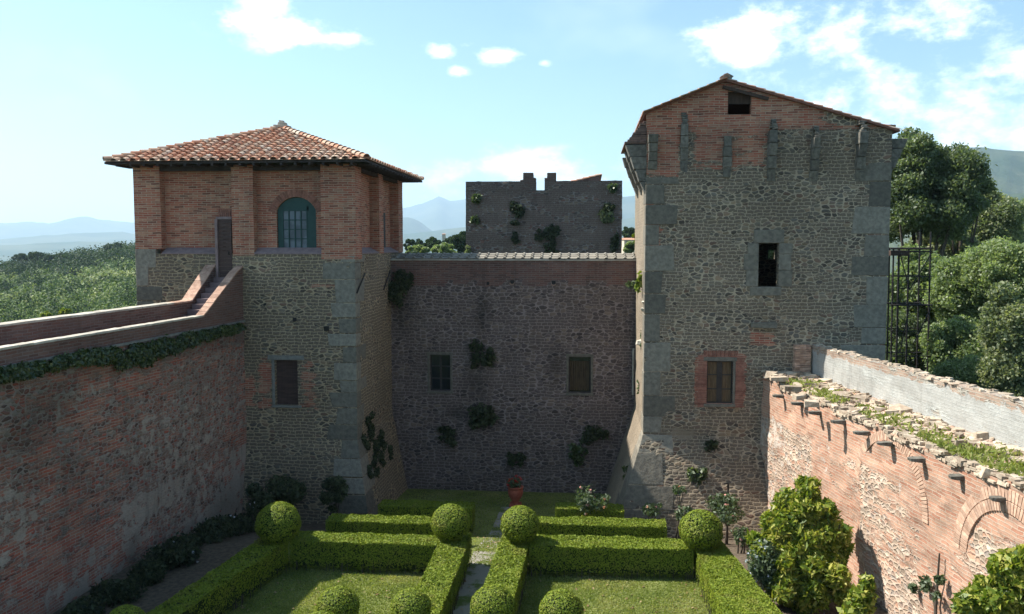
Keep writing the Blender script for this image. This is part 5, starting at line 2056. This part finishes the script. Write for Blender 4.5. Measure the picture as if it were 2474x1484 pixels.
for a in (
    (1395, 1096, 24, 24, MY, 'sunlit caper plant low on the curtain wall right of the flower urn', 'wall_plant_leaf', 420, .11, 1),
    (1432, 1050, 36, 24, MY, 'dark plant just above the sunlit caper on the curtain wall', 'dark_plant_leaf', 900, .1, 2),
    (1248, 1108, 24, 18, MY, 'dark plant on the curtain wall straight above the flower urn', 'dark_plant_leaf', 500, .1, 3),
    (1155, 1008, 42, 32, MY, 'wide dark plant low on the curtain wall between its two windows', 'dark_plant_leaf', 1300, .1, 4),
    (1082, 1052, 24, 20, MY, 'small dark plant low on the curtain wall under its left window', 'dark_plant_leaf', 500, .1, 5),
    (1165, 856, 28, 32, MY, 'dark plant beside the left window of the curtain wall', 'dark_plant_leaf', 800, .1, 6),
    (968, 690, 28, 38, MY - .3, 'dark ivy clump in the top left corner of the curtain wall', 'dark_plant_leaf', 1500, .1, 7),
    (1548, 680, 14, 24, 34, 'bright green plant high on the sunlit edge of the right tower', 'laurel_leaf', 260, .12, 8),
    (1528, 690, 14, 10, 37, 'small plant in the top right corner of the curtain wall', 'wall_plant_leaf', 150, .1, 9),
    (1552, 820, 7, 22, 34, 'thin plant halfway up the sunlit edge of the right tower', 'wall_plant_leaf', 90, .09, 10),
    (1546, 935, 8, 20, 35, 'thin plant lower down the sunlit edge of the right tower', 'wall_plant_leaf', 90, .09, 11),
    (1513, 1145, 10, 20, 33.5, 'small plant on the sloping foot of the right tower', 'wall_plant_leaf', 150, .08, 12),
    (1685, 1150, 26, 20, RY0 - .3, 'spiky green plant on the front of the right tower above the roses', 'wall_plant_leaf', 350, .12, 13),
    (1715, 1075, 16, 14, RY0 - .05, 'small dark plant under the curtained window of the right tower', 'dark_plant_leaf', 200, .1, 14),
):
    wall_plant(a[0], a[1], a[2], a[3], a[4], a[5], a[6], a[7], a[8], a[9])
for i, (x, y, rx, ry, w, mt) in enumerate((
    (1152, 480, 13, 12, 'upper left corner', 'wall_plant_leaf'), (1146, 530, 11, 9, 'left edge halfway up', 'wall_plant_leaf'), (1250, 506, 20, 17, 'upper middle left', 'dark_plant_leaf'),
    (1246, 574, 11, 12, 'lower middle left', 'dark_plant_leaf'), (1312, 566, 22, 18, 'centre', 'dark_plant_leaf'), (1340, 560, 15, 18, 'centre right', 'dark_plant_leaf'),
    (1333, 600, 18, 18, 'foot, near the middle', 'dark_plant_leaf'), (1478, 455, 14, 9, 'top right corner', 'wall_plant_leaf'), (1468, 522, 20, 19, 'right edge halfway up', 'olive_tree_leaf'),
    (1470, 500, 16, 14, 'upper right', 'dark_plant_leaf'), (1484, 585, 13, 24, 'lower right corner', 'dark_plant_leaf'), (1244, 538, 12, 6, 'left of centre', 'dark_plant_leaf'), (1132, 604, 8, 9, 'lower left corner', 'olive_tree_leaf'))):
    wall_plant(x, y, rx, ry, FY, 'plant rooted in the %s of the distant merloned tower' % w, mt, 420, .14, 40 + i)
SPL = Plane(LX1, LY0, 0, 1)


def ivy_scarp():
    g = np.random.default_rng(3)
    cl = []
    for (x, y, r) in ((905, 1010, .3), (908, 1045, .4), (915, 1080, .45), (930, 1065, .35), (922, 1110, .35), (905, 1120, .3), (895, 1075, .3), (890, 1140, .22), (940, 1090, .25)):
        u, z = SPL.uz(x, y, .3)
        for k in range(4):
            q = g.normal(0, .45, 2) * r
            s_ = g.uniform(.3, .7)
            cl.append((SPL.p(u + q[0], z + q[1] * 1.3, LB(z + q[1] * 1.3) + .05), np.array([.12, r * s_, r * s_])))
    plant('ivy', 'dark ivy climbing the battered side of the left tower', 'plant', cl, 3500, .085, 'dark_plant_leaf', seed=3, fill=.6)


ivy_scarp()


def ivy_band():
    g = np.random.default_rng(21)
    cl = []
    pts = [(-60, 925, .5), (0, 905, .42), (50, 898, .40), (110, 885, .36), (170, 868, .36), (230, 860, .46), (280, 862, .62), (320, 866, .7), (370, 850, .62), (420, 832, .5), (470, 818, .42), (520, 805, .36), (560, 795, .34), (585, 792, .28)]
    xs = [p[0] for p in pts]
    for x in np.arange(-60, 588, 6.0):
        y = np.interp(x, xs, [p[1] for p in pts]); r = np.interp(x, xs, [p[2] for p in pts])
        for k in range(2):
            yy = y + g.uniform(-.4, .45) * r * 55
            u, z = LP.uz(x, yy, .12)
            z = min(z, 6.86)
            if nz((x * .03, k * 3, 2)) > .22:
                continue
            cl.append((LP.p(u, z, .13), np.array([.11, .35, r * g.uniform(.22, .45)])))
    plant('ivy', 'long band of glossy ivy hanging below the parapet of the left rampart', 'ivy', cl, 26000, .07, 'ivy_leaf', seed=5, fill=.4, upw=.5)


ivy_band()


# shaded shrubs at the foot of the left tower and rampart
def shrub_px(x, y, rx, ry, Y, label, mat, n, size, seed, flowers=None, k=8, name='shrub', group=None, stems=True):
    c = PY(x, y, Y)
    s = Y / FPX
    g = np.random.default_rng(seed)
    rxm, rzm = rx * s, ry * s
    cl = crown_clumps(c, (rxm, min(rxm, .9), rzm), k, min(rxm, rzm) * .5, g)
    zb = G(c[0], Y)
    st = None
    if stems:
        st = []
        for q in range(3):
            st.append(([(c[0] + .1 * q - .1, Y, zb - .05), (c[0] + g.uniform(-.5, .5) * rxm, Y + g.uniform(-.1, .1), (zb + c[2]) / 2), (c[0] + g.uniform(-.8, .8) * rxm, Y + g.uniform(-.2, .2), c[2] + rzm * .4)], [.035, .025, .01]))
    return plant(name, label, 'shrub', cl, n, size, mat, group, st, base=(c[0], Y, zb), seed=seed, flowers=flowers)


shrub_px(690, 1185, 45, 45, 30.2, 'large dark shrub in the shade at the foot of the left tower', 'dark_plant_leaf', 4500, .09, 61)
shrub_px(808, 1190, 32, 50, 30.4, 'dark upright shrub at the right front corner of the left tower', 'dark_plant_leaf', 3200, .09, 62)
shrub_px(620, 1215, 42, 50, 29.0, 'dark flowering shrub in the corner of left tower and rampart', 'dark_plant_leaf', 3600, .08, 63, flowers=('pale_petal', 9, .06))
def bed_shrubs():
    g = np.random.default_rng(88)
    g = np.random.default_rng(89)
    words_ = ['beside the dark shrub of the tower corner', 'second from the tower corner', 'third from the tower corner', 'in the middle of the bed', 'just past the middle of the bed',
              'nearer the bottom of the picture', 'second lowest in the picture', 'lowest of all in the picture']
    for i in range(8):
        y = 29.3 - i * 1.25
        x = LWX(y) + 1.15 + g.uniform(-.2, .3) + (.25 if i < 3 else 0)
        r = g.uniform(.5, .8)
        h = g.uniform(.22, .42)
        c = np.array([x, y, G(x, y) + h * .8])
        cl = crown_clumps(c, (r, r, h), 9, .33, g)
        st = [([(x, y, G(x, y)), (x + .1, y, c[2]), (x + .2, y + .1, c[2] + h * .5)], [.03, .02, .01])]
        plant('shrub', 'dark low bush along the left rampart, ' + words_[i], 'shrub', cl, 2600, .075, 'dark_plant_leaf', 'shrubs in the bed along the left rampart', st,
              base=(x, y, G(x, y)), seed=140 + i, upw=.2, flowers=('pale_petal', 4, .05) if i in (1, 3, 4) else None)


bed_shrubs()
# roses
RG = 'rose bushes in front of the right tower'
for i, a in enumerate(((1425, 1205, 48, 34, 29.5, 'rose bush between the short back hedge and the sloping tower foot', 900, 9),
                       (1745, 1225, 50, 48, 29.3, 'tall loose rose bush between the far right box ball and the rampart', 1500, 7),
                       (1575, 1232, 26, 22, 29.6, 'small rose bush at the foot of the right tower scarp', 420, 5),
                       (1655, 1240, 32, 20, 29.6, 'low sprawling rose just behind the far right box ball', 420, 3),
                       (1640, 1180, 18, 14, 30.0, 'sparse rose shoots against the scarp of the right tower', 160, 2),
                       (1790, 1290, 22, 26, 27.5, 'rose bush beside the blue flowers', 500, 3))):
    shrub_px(a[0], a[1], a[2], a[3], a[4], a[5], 'rose_leaf', a[6], .075, 80 + i, ('pink_petal', a[7], .07), 9, 'rose_bush', RG)


# flower urn
def urn():
    b = PY(1245, 1216, 35.2)
    z0 = G(b[0], 35.2)
    t = thing('flower_urn', (b[0], 35.2, z0), 'terracotta urn of red geraniums at the end of the garden path', 'flower pot')
    m = MB(); m.box((b[0], 35.2, z0 + .06), (.5, .5, .16), .01)
    m.build('plinth', 'terracotta', t, bevel=.02)
    m = MB()
    h0 = z0 + .14
    m.lathe([(.16, 0), (.2, .03), (.13, .08), (.15, .12), (.28, .3), (.33, .48), (.32, .6), (.28, .66), (.34, .69), (.35, .74), (.3, .745), (.26, .70)], (b[0], 35.2, h0), 24)
    m.build('pot', 'terracotta', t, smooth=True)
    g = np.random.default_rng(2)
    cl = [(np.array([b[0] + g.uniform(-.25, .25), 35.2 + g.uniform(-.2, .2), h0 + .85 + g.uniform(-.05, .12)]), np.array([.17, .17, .14])) for _ in range(7)]
    P, d, _ = lumpy_shell(700, cl, g, .5)
    V, F, r = leaves(P, .07, d, .4, 1.1, g=g)
    np_mesh('leaves', V, F, 'wall_plant_leaf', r, t)
    P, d, _ = lumpy_shell(14, cl, g, 0)
    Q = np.repeat(P + np.array([0, 0, .08]), 14, axis=0) + g.normal(0, .03, (14 * 14, 3))
    V, F, r = leaves(Q, .06, None, 0, 1.1, g=g)
    np_mesh('flowers', V, F, 'red_petal', r, t)


urn()


# bushes against the right rampart
def right_bushes():
    g = np.random.default_rng(15)
    cl = []
    outline = [(1960, 1190, 30), (1975, 1230, 34), (1925, 1240, 42), (1880, 1280, 45), (1940, 1300, 60), (2000, 1300, 42), (1870, 1340, 50), (1930, 1370, 62), (1995, 1370, 52), (2030, 1340, 28),
               (1900, 1420, 50), (1950, 1440, 50), (2010, 1430, 40), (1860, 1400, 30)]
    for (x, y, r) in outline:
        Y = 23.6 - (y - 1300) * .006
        c = PY(x, y, Y); rr = r * Y / FPX
        for k in range(6):
            cl.append((c + g.normal(0, rr * .5, 3), np.array([rr, rr, rr]) * g.uniform(.3, .6)))
    b = PY(1950, 1470, 23.2)
    b = np.array([b[0], 23.4, 0])
    st = [([b, b + [0.1, 0, .9], b + [.2, .1, 2.4]], [.09, .07, .03]), ([b, b + [-.3, 0, .9], b + [-.7, .1, 2.0]], [.06, .05, .02]), ([b, b + [.5, 0, 1.0], b + [.9, .1, 2.2]], [.06, .05, .02])]
    plant('laurel_bush', 'big yellow green bush growing against the sunlit rampart, the larger of the two', 'shrub', cl, 36000, .09, 'laurel_leaf', None, st, base=b, seed=16, aspect=2.6, fill=.4, upw=.22)
    cl = []
    for (x, y, r) in ((2430, 1385, 50), (2473, 1350, 40), (2380, 1440, 50), (2440, 1450, 60), (2330, 1480, 40), (2500, 1420, 60), (2400, 1500, 60), (2310, 1515, 30), (2500, 1500, 60)):
        Y = 15.6
        c = PY(x, y, Y); rr = r * Y / FPX
        for k in range(4):
            cl.append((c + g.normal(0, rr * .4, 3), np.array([rr, rr, rr]) * g.uniform(.35, .6)))
    b = np.array([8.0, 15.5, 0])
    plant('laurel_bush', 'yellow green bush in the bottom right corner below the blocked arch', 'shrub', cl, 16000, .08, 'laurel_leaf', None,
          [([b, b + [0, 0, 1.2], b + [.1, 0, 2.6]], [.08, .06, .02])], base=b, seed=17, aspect=2.2, fill=.5)
    cl = []
    for (x, y, r) in ((2085, 1440, 26), (2075, 1470, 30), (2095, 1405, 14), (2060, 1490, 26)):
        Y = 19.5
        c = PY(x, y, Y); rr = r * Y / FPX
        cl.append((c, np.array([rr, rr, rr])))
    b = np.array([PY(2078, 1480, 19.5)[0], 19.5, 0])
    plant('climbing_shrub', 'small leafy shrub at the foot of the rampart right of the big bush', 'shrub', cl, 1300, .11, 'laurel_leaf', None, [([b, b + [0, 0, 1.2]], [.03, .01])], base=b, seed=18, aspect=1.6)
    cl = []
    for (x, y, r) in ((2235, 1410, 22), (2270, 1400, 12), (2262, 1440, 12), (2205, 1420, 10)):
        u, z = RP.uz(x, y, -.2)
        cl.append((RP.p(u, z, -.2), np.array([.1, r * .009, r * .009])))
    u, z = RP.uz(2265, 1484, -.1)
    q = RP.p(u, 0, -.15)
    plant('vine', 'thin vine with bare woody stem climbing the sunlit rampart', 'plant', cl, 260, .08, 'rose_leaf', None, [([q, RP.p(u + .1, 1.2, -.1), RP.p(u, 2.6, -.12)], [.05, .04, .02])], base=q, seed=19)
    cl = []
    for (x, y, r) in ((1845, 1350, 36), (1865, 1390, 34), (1830, 1375, 22), (1880, 1420, 26), (1850, 1325, 18)):
        c = PY(x, y, 23.0); rr = r * 23 / FPX
        cl.append((c, np.array([rr, rr, rr])))
    b = np.array([PY(1855, 1430, 23.0)[0], 23.0, 0])
    plant('plumbago_bush', 'blue flowered bush in front of the big laurel bush', 'shrub', cl, 3200, .07, 'rose_leaf', None, [([b, b + [0, 0, .8]], [.03, .01])], base=b, seed=20, flowers=('pale_petal', 60, .055))
    # dark post by the roses
    m = MB(); p = PY(1757, 1250, 29.8)
    zb = G(p[0], 29.8)
    m.tube([(p[0], 29.8, zb), (p[0], 29.8, PY(1757, 1165, 29.8)[2])], [.04, .035], 7)
    m.tube([(p[0] - .15, 29.8, PY(1757, 1168, 29.8)[2]), (p[0] + .1, 29.8, PY(1757, 1166, 29.8)[2])], [.03, .03], 6)
    o = m.build('garden_post', 'rusty_iron', origin=(p[0], 29.8, zb))
    tag(o, 'thin dark garden post among the rose bushes by the right tower', 'post')


right_bushes()


# grass tufts on the ruined walkway
def tufts():
    g = np.random.default_rng(33)
    P = []
    spots = [(1930, 900, .3), (1940, 925, .3), (1985, 950, .35), (2020, 965, .2), (2070, 1010, .35), (2115, 1045, .3), (2175, 1018, .3), (2250, 1060, .42), (2240, 1080, .3), (2080, 1020, .3), (2350, 1110, .3), (2440, 1140, .35), (2470, 1130, .3), (2300, 1090, .25), (2010, 985, .2), (2410, 1095, .3)]
    for (x, y, r) in spots:
        c = PZ(x, y, 5.1)
        n = int(620 * r)
        q = np.column_stack([c[0] + g.normal(0, r, n), c[1] + g.normal(0, r * 1.3, n), np.full(n, 5.06) + g.uniform(0, .12, n)])
        P.append(q)
    for k in range(26):
        u = g.uniform(14, 31); t = g.uniform(.2, 1.5)
        c = RP.p(u, 5.1, t)
        n = 40
        P.append(np.column_stack([c[0] + g.normal(0, .12, n), c[1] + g.normal(0, .12, n), np.full(n, 5.03) + g.uniform(0, .06, n)]))
    P = np.concatenate(P)
    # keep them on the walkway
    off = (P[:, 0] - RP.o[0]) * RP.n[0] + (P[:, 1] - RP.o[1]) * RP.n[1]
    P = P[(off > .05) & (off < 1.72)]
    up = g.normal(size=(len(P), 3)); up[:, 2] *= .25
    V, F, r = leaves(P, .06, up, .7, 2.8, g=g)
    o = np_mesh('grass', V, F, 'grass_blade', r)
    tag(o, 'tufts of wild grass growing on the ruined walkway of the right rampart', 'grass', kind='stuff')


tufts()


# ================================================================== TREES
def tree(name, label, base, crown_c, crown_r, mat, n, size, seed, nclump=26, rc=None, group=None, trunk_r=.3, fill=.35, lean=(0, 0), branches=7):
    g = np.random.default_rng(seed)
    base = np.array(base, float); cc = np.array(crown_c, float); cr = np.array(crown_r, float)
    rc = rc or cr.min() * .34
    n = int(n * 2.3); size *= .6
    nclump = int(nclump * 1.6); rc = (rc or cr.min() * .34) * .78
    cl = crown_clumps(cc, cr, nclump, rc, g)
    P, d, idx = lumpy_shell(n, cl, g, fill)
    t = thing(name, tuple(base), label, 'tree', group)
    dd = d.copy(); dd[:, 2] = dd[:, 2] * .7 + .3
    tone = g.uniform(-.22, .22, len(cl))
    rr = np.clip(g.uniform(.1, .9, n) + tone[idx], 0, 1)
    V, F, r = leaves(P, size, dd, .22, 1.5, rnd=rr, g=g)
    np_mesh('crown', V, F, mat, r, t)
    m = MB()
    mid = base * .45 + cc * .55
    mid[2] = base[2] + (cc[2] - base[2]) * .6
    m.tube([base - [0, 0, .3], base + (mid - base) * .5 + g.normal(0, .1, 3), mid, cc + [0, 0, cr[2] * .3]], [trunk_r, trunk_r * .75, trunk_r * .55, trunk_r * .15], 9)
    for k in range(branches):
        c = cl[k % len(cl)][0]
        s = base + (mid - base) * g.uniform(.55, 1.0)
        q = (s + c) / 2 + [0, 0, -.15 * cr[2] * g.random()]
        m.tube([s, q, c], [trunk_r * .35, trunk_r * .22, trunk_r * .06], 6)
    m.build('trunk', 'bark', t)
    return t


def tree_px(name, label, x, y, rx, ry, Y, mat, n, size, seed, depth=None, group='trees beyond the right rampart', **kw):
    c = PY(x, y, Y); s = np.dot(c - CAM, _fw) / FPX
    b = (c[0], c[1], H(c[0], c[1]))
    return tree(name, label, b, c, (rx * s, (depth or rx * s), ry * s), mat, n, size, seed, group=group, **kw)


tree_px('oak_tree', 'tall dark oak rising behind the right tower', 2225, 455, 145, 150, 55, 'oak_leaf', 42000, .22, 201, nclump=46, rc=1.15, trunk_r=.45)
tree_px('oak_tree', 'smaller dark oak limb mass right of the tall oak', 2325, 460, 62, 95, 58, 'oak_leaf', 15000, .22, 202, nclump=22, rc=.8)
tree_px('olive_green_tree', 'grey green tree right of the dark oak', 2400, 560, 80, 115, 64, 'olive_tree_leaf', 22000, .24, 203, nclump=30, rc=1.1)
tree_px('olive_green_tree', 'pale green tree cut by the right edge above the others', 2500, 560, 60, 120, 70, 'bright_tree_leaf', 15000, .24, 204, nclump=24, rc=1.1)
tree_px('broadleaf_tree', 'light green tree behind the scaffolding', 2215, 720, 85, 130, 50, 'bright_tree_leaf', 22000, .2, 205, nclump=34, rc=.85)
tree_px('broadleaf_tree', 'light green tree in the middle of the wood beyond the rampart', 2340, 700, 95, 110, 46, 'bright_tree_leaf', 24000, .18, 206, nclump=34, rc=.85)
tree_px('broadleaf_tree', 'light green tree low beside the scaffolding', 2310, 850, 85, 100, 42, 'bright_tree_leaf', 22000, .17, 207, nclump=30, rc=.75)
tree_px('broadleaf_tree', 'dark leafy tree low behind the scaffold poles', 2190, 860, 70, 110, 47, 'oak_leaf', 18000, .2, 208, nclump=26, rc=.85)
tree_px('broadleaf_tree', 'mid green tree filling the space under the tall oak', 2270, 610, 100, 62, 60, 'olive_tree_leaf', 18000, .22, 214, nclump=26, rc=.8)
tree_px('broadleaf_tree', 'tree straight behind the right tower, glimpsed through its upper opening', 1860, 625, 70, 70, 62, 'bright_tree_leaf', 9000, .24, 215, nclump=20, rc=.9)
tree_px('bay_tree', 'dark glossy tree close behind the parapet at the right edge', 2450, 830, 80, 175, 30, 'olive_tree_leaf', 26000, .13, 209, nclump=40, rc=.55)
tree_px('bay_tree', 'feathery mid green tree just above the parapet', 2330, 915, 70, 60, 33, 'bright_tree_leaf', 16000, .11, 210, nclump=22, rc=.5)
tree_px('broadleaf_tree', 'green tree filling the wood left of the glossy tree', 2420, 660, 85, 80, 44, 'bright_tree_leaf', 18000, .17, 211, nclump=26, rc=.8)
tree_px('broadleaf_tree', 'tree right of the frame in the wood beyond the rampart', 2600, 760, 110, 190, 40, 'bright_tree_leaf', 16000, .2, 212, nclump=30, rc=.9)
tree_px('broadleaf_tree', 'dark tree deep in the wood behind the others', 2330, 800, 190, 190, 72, 'oak_leaf', 26000, .3, 213, nclump=44, rc=1.8)


# far wood seen through the gap between the towers, and right of the ruined tower
gp = 'trees in the gap between the towers'
for i, (x, y, rx, ry, Y, mat, nm) in enumerate((
    (1010, 608, 34, 20, 95, 'bright_tree_leaf', 'light green tree nearest the left tower roof edge, seen over the curtain wall'),
    (1075, 605, 38, 20, 100, 'bright_tree_leaf', 'light green tree in the middle of the gap, seen over the curtain wall'),
    (1112, 588, 30, 30, 130, 'far_wood', 'tall dark tree touching the left edge of the distant tower'),
    (1045, 590, 26, 18, 150, 'far_wood', 'dark round tree in the middle of the gap'),
    (1000, 592, 28, 16, 170, 'far_wood', 'dark tree beside the brick corner of the left tower'),
    (1085, 588, 22, 15, 190, 'far_wood', 'dark tree farthest back in the gap'),
    (1523, 600, 18, 18, 85, 'bright_tree_leaf', 'light green tree right of the distant tower'),
    (1520, 565, 22, 20, 190, 'far_wood', 'dark tree on the slope right of the distant tower'),
    (1541, 580, 14, 24, 70, 'laurel_leaf', 'bright green tree next to the sunlit tower edge'))):
    c = PY(x, y, Y)
    tree_px('broadleaf_tree', nm, x, y, rx, ry, Y, mat, 5000, .14 * Y / 50, 300 + i, group=gp, nclump=16, trunk_r=.3)


def far_wood(name, label, rmin, rmax, az0, az1, count, hmin, hmax, mat, seed, leaf=.5, per=70):
    g = np.random.default_rng(seed)
    parts = []
    for k in range(count):
        r = math.sqrt(g.uniform(rmin ** 2, rmax ** 2)) if g.random() < .5 else g.uniform(rmin, rmax)
        az = R(g.uniform(az0, az1))
        x, y = r * math.sin(az), r * math.cos(az)
        if -20 < x < 14 and y < 75:
            continue
        h = g.uniform(hmin, hmax) * (1 + .25 * nz((x, y, 0), .03))
        z = H(x, y)
        rr = h * g.uniform(.42, .6)
        tone = g.choice([-.3, -.15, 0, .15, .25]) + .5 * nz((x, y, 2), .022)
        nc = 3
        cl = [(np.array([x + g.uniform(-.4, .4) * rr, y + g.uniform(-.4, .4) * rr, z + h * g.uniform(.45, .75)]), np.array([rr * .75, rr * .75, h * .34])) for _ in range(nc)]
        P, d, _ = lumpy_shell(per, cl, g, .2)
        lf = leaf * r / 260
        V, F, rn = leaves(P, max(.22, lf), d * [1, 1, .8] + [0, 0, .3], .55, 1.2, rnd=np.clip(g.uniform(0.1, .8, per) + tone, 0, 1), g=g)
        parts.append((V, F, rn))
    V, F, rn = joinVF(parts)
    o = np_mesh(name, V, F, mat, rn)
    tag(o, label, 'woodland', kind='stuff')


far_wood('woodland', 'scrubby green hillside wood left of the corner tower', 150, 430, -44, -22, 1900, 2.6, 6.5, 'hill_scrub', 71, .5, 110)
far_wood('woodland', 'dark taller trees standing among the scrub of the left hillside', 170, 420, -44, -22, 230, 4.5, 7.5, 'far_wood', 76, .5, 150)
far_wood('woodland', 'darker wooded ridge behind the scrub on the left hillside', 400, 640, -46, -20, 1500, 7, 11, 'far_wood', 72, .42, 90)
far_wood('woodland', 'distant wood beyond the castle between the towers', 220, 600, -20, 12, 900, 9, 14, 'far_wood', 73, .5, 80)
far_wood('woodland', 'dense wood on the slope beyond the right rampart', 75, 400, 12, 50, 900, 8, 12, 'far_wood', 74, .6, 90)
far_wood('woodland', 'scattered bushes close below the left rampart', 70, 150, -60, -24, 260, 2.5, 4.5, 'hill_scrub', 75, .8, 120)

# stone pines and single trees on the left skyline
hp = 'single trees on the left skyline'
for i, (x, y, rx, ry, Y, nm) in enumerate((
    (50, 622, 22, 10, 430, 'flat topped pine farthest left on the skyline'), (85, 619, 20, 11, 440, 'second flat topped pine from the left on the skyline'),
    (112, 622, 16, 9, 430, 'third pine from the left on the skyline'), (146, 620, 13, 8, 450, 'small pine just left of the wooded ridge'),
    (262, 597, 11, 8, 470, 'pine standing out on the ridge near the tower, left of a pair'), (284, 594, 13, 9, 470, 'pine standing out on the ridge near the tower, right of a pair'),
    (180, 624, 12, 7, 440, 'small round tree in the dip of the skyline'))):
    tree_px('pine_tree', nm, x, y, rx, ry, Y * .85, 'far_wood', 900, .9, 400 + i, group=hp, nclump=9, trunk_r=.4, rc=1.3)
for i, (x, y, rx, ry) in enumerate(((155, 752, 16, 9), (110, 762, 14, 9))):
    tree_px('young_tree', 'bright yellow green treetop just above the left parapet, %s' % ('right one' if i == 0 else 'left one'), x, y, rx, ry, 90, 'laurel_leaf', 1500, .3, 420 + i, group='bright treetops over the left parapet', nclump=8, trunk_r=.12)


# ================================================================== HOUSES far away
def house(x, y, w, h, Y, rot, label, wallm='pale_plaster_house'):
    p = PY(x, y, Y)
    s = Y / FPX
    W, Hh = w * s, h * s
    t = thing('house', (p[0], p[1], p[2] - 2), label, 'house', 'houses beyond the castle')
    Rm = Matrix.Rotation(rot, 3, 'Z')
    T = lambda a, b, c: tuple(Rm @ Vector((a, b, 0)) + Vector((p[0], p[1], p[2] + c)))
    D = W * .7
    m = MB()
    m.hexa([T(-W / 2, -D / 2, -6), T(W / 2, -D / 2, -6), T(W / 2, D / 2, -6), T(-W / 2, D / 2, -6), T(-W / 2, -D / 2, Hh), T(W / 2, -D / 2, Hh), T(W / 2, D / 2, Hh), T(-W / 2, D / 2, Hh)])
    m.build('wall', wallm, t)
    m = MB(); m.cur = {'rnd': .4}
    e = W * .06
    a = [T(-W / 2 - e, -D / 2 - e, Hh), T(W / 2 + e, -D / 2 - e, Hh), T(W / 2 + e, D / 2 + e, Hh), T(-W / 2 - e, D / 2 + e, Hh), T(-W / 2 - e, 0, Hh + D * .22), T(W / 2 + e, 0, Hh + D * .22)]
    i = [m.vert(q) for q in a]
    for q in ((0, 1, 5, 4), (2, 3, 4, 5), (0, 4, 3), (1, 2, 5), (3, 2, 1, 0)):
        m.face([i[k] for k in q])
    rf = m.build('roof', 'roof_tile', t)
    m = MB(); m.box(T(W * .2, 0, Hh + D * .22), (W * .06, W * .06, W * .12))
    m.build('chimney', 'pale_plaster_house', rf)
    for k in (-.28, 0, .28):
        m = MB()
        m.hexa([T(W * k - W * .04, -D / 2 - .05, Hh * .35), T(W * k + W * .04, -D / 2 - .05, Hh * .35), T(W * k + W * .04, -D / 2 + .05, Hh * .35), T(W * k - W * .04, -D / 2 + .05, Hh * .35),
                T(W * k - W * .04, -D / 2 - .05, Hh * .75), T(W * k + W * .04, -D / 2 - .05, Hh * .75), T(W * k + W * .04, -D / 2 + .05, Hh * .75), T(W * k - W * .04, -D / 2 + .05, Hh * .75)])
        m.build('window', 'window_glass', t)


house(1519, 592, 30, 12, 120, .25, 'pale house with red roof just right of the distant tower')
house(1541, 606, 22, 10, 108, -.1, 'pale house with red roof lower down, against the right tower edge')
house(1511, 574, 9, 8, 230, .1, 'small pale house higher on the slope right of the distant tower')
house(1072, 570, 8, 4, 330, .1, 'tiny red roofed house among trees left of the distant tower')


# ================================================================== SCAFFOLDING
def scaffold():
    Y = 41.5
    f = lambda x, y, dy=0: PY(x, y, Y + dy)
    t = thing('scaffolding', tuple(f(2200, 900) * [1, 1, 0] + [0, 0, -3.5]), 'rusty pole scaffolding standing behind the right tower', 'scaffolding')
    xs = [2158, 2172, 2195, 2248]
    tops = [600, 600, 600, 560]
    m = MB()
    z0 = -3.4
    for x, yt in zip(xs, tops):
        for dy in (0, 1.3):
            a = f(x, yt, 0); a = a + [0, dy, 0]
            m = MB()
            m.tube([(f(x, 800)[0], a[1], z0), (a[0], a[1], a[2])], [.04, .04], 6)
            m.build('pole', 'rusty_iron', t)
    for (y, xa, xb, r_) in ((601, 2150, 2250, .05), (608, 2150, 2250, .03), (737, 2150, 2250, .05), (668, 2150, 2250, .022), (700, 2195, 2250, .022), (860, 2150, 2250, .03), (800, 2150, 2250, .022)):
        for dy in (0, 1.3):
            m = MB()
            a, b = f(xa, y), f(xb, y)
            m.tube([a + [0, dy - .05, 0], b + [0, dy - .05, 0]], [r_, r_], 6)
            m.build('rail', 'rusty_iron', t)
    for (xa, ya, xb, yb) in ((2195, 700, 2248, 612), (2172, 850, 2195, 740), (2205, 830, 2248, 740), (2172, 612, 2195, 700)):
        m = MB(); m.tube([f(xa, ya) - [0, .08, 0], f(xb, yb) - [0, .08, 0]], [.025, .025], 6)
        m.build('brace', 'rusty_iron', t)
    a, b = f(2150, 612), f(2196, 612)
    m = MB(); m.box(((a[0] + b[0]) / 2, Y + .65, a[2]), (b[0] - a[0], 1.5, .25), .02)
    m.build('platform', 'dark_wood', t)


scaffold()

# ================================================================== HAZE
def haze():
    m, N = new_mat('haze_air')
    v = N('VolumePrincipled', 0, None, Color=(.62, .80, 1.0), Density=.00009, Anisotropy=.2)
    N('OutputMaterial', None, None, Volume=v)
    mb = MB()
    mb.box((0, 2000, 400), (60000, 60000, 1500))
    o = mb.build('haze', 'haze_air')
    o['kind'] = 'stuff'
    o['label'] = 'pale blue summer haze over the valley and mountains'
    o['category'] = 'haze'


haze()
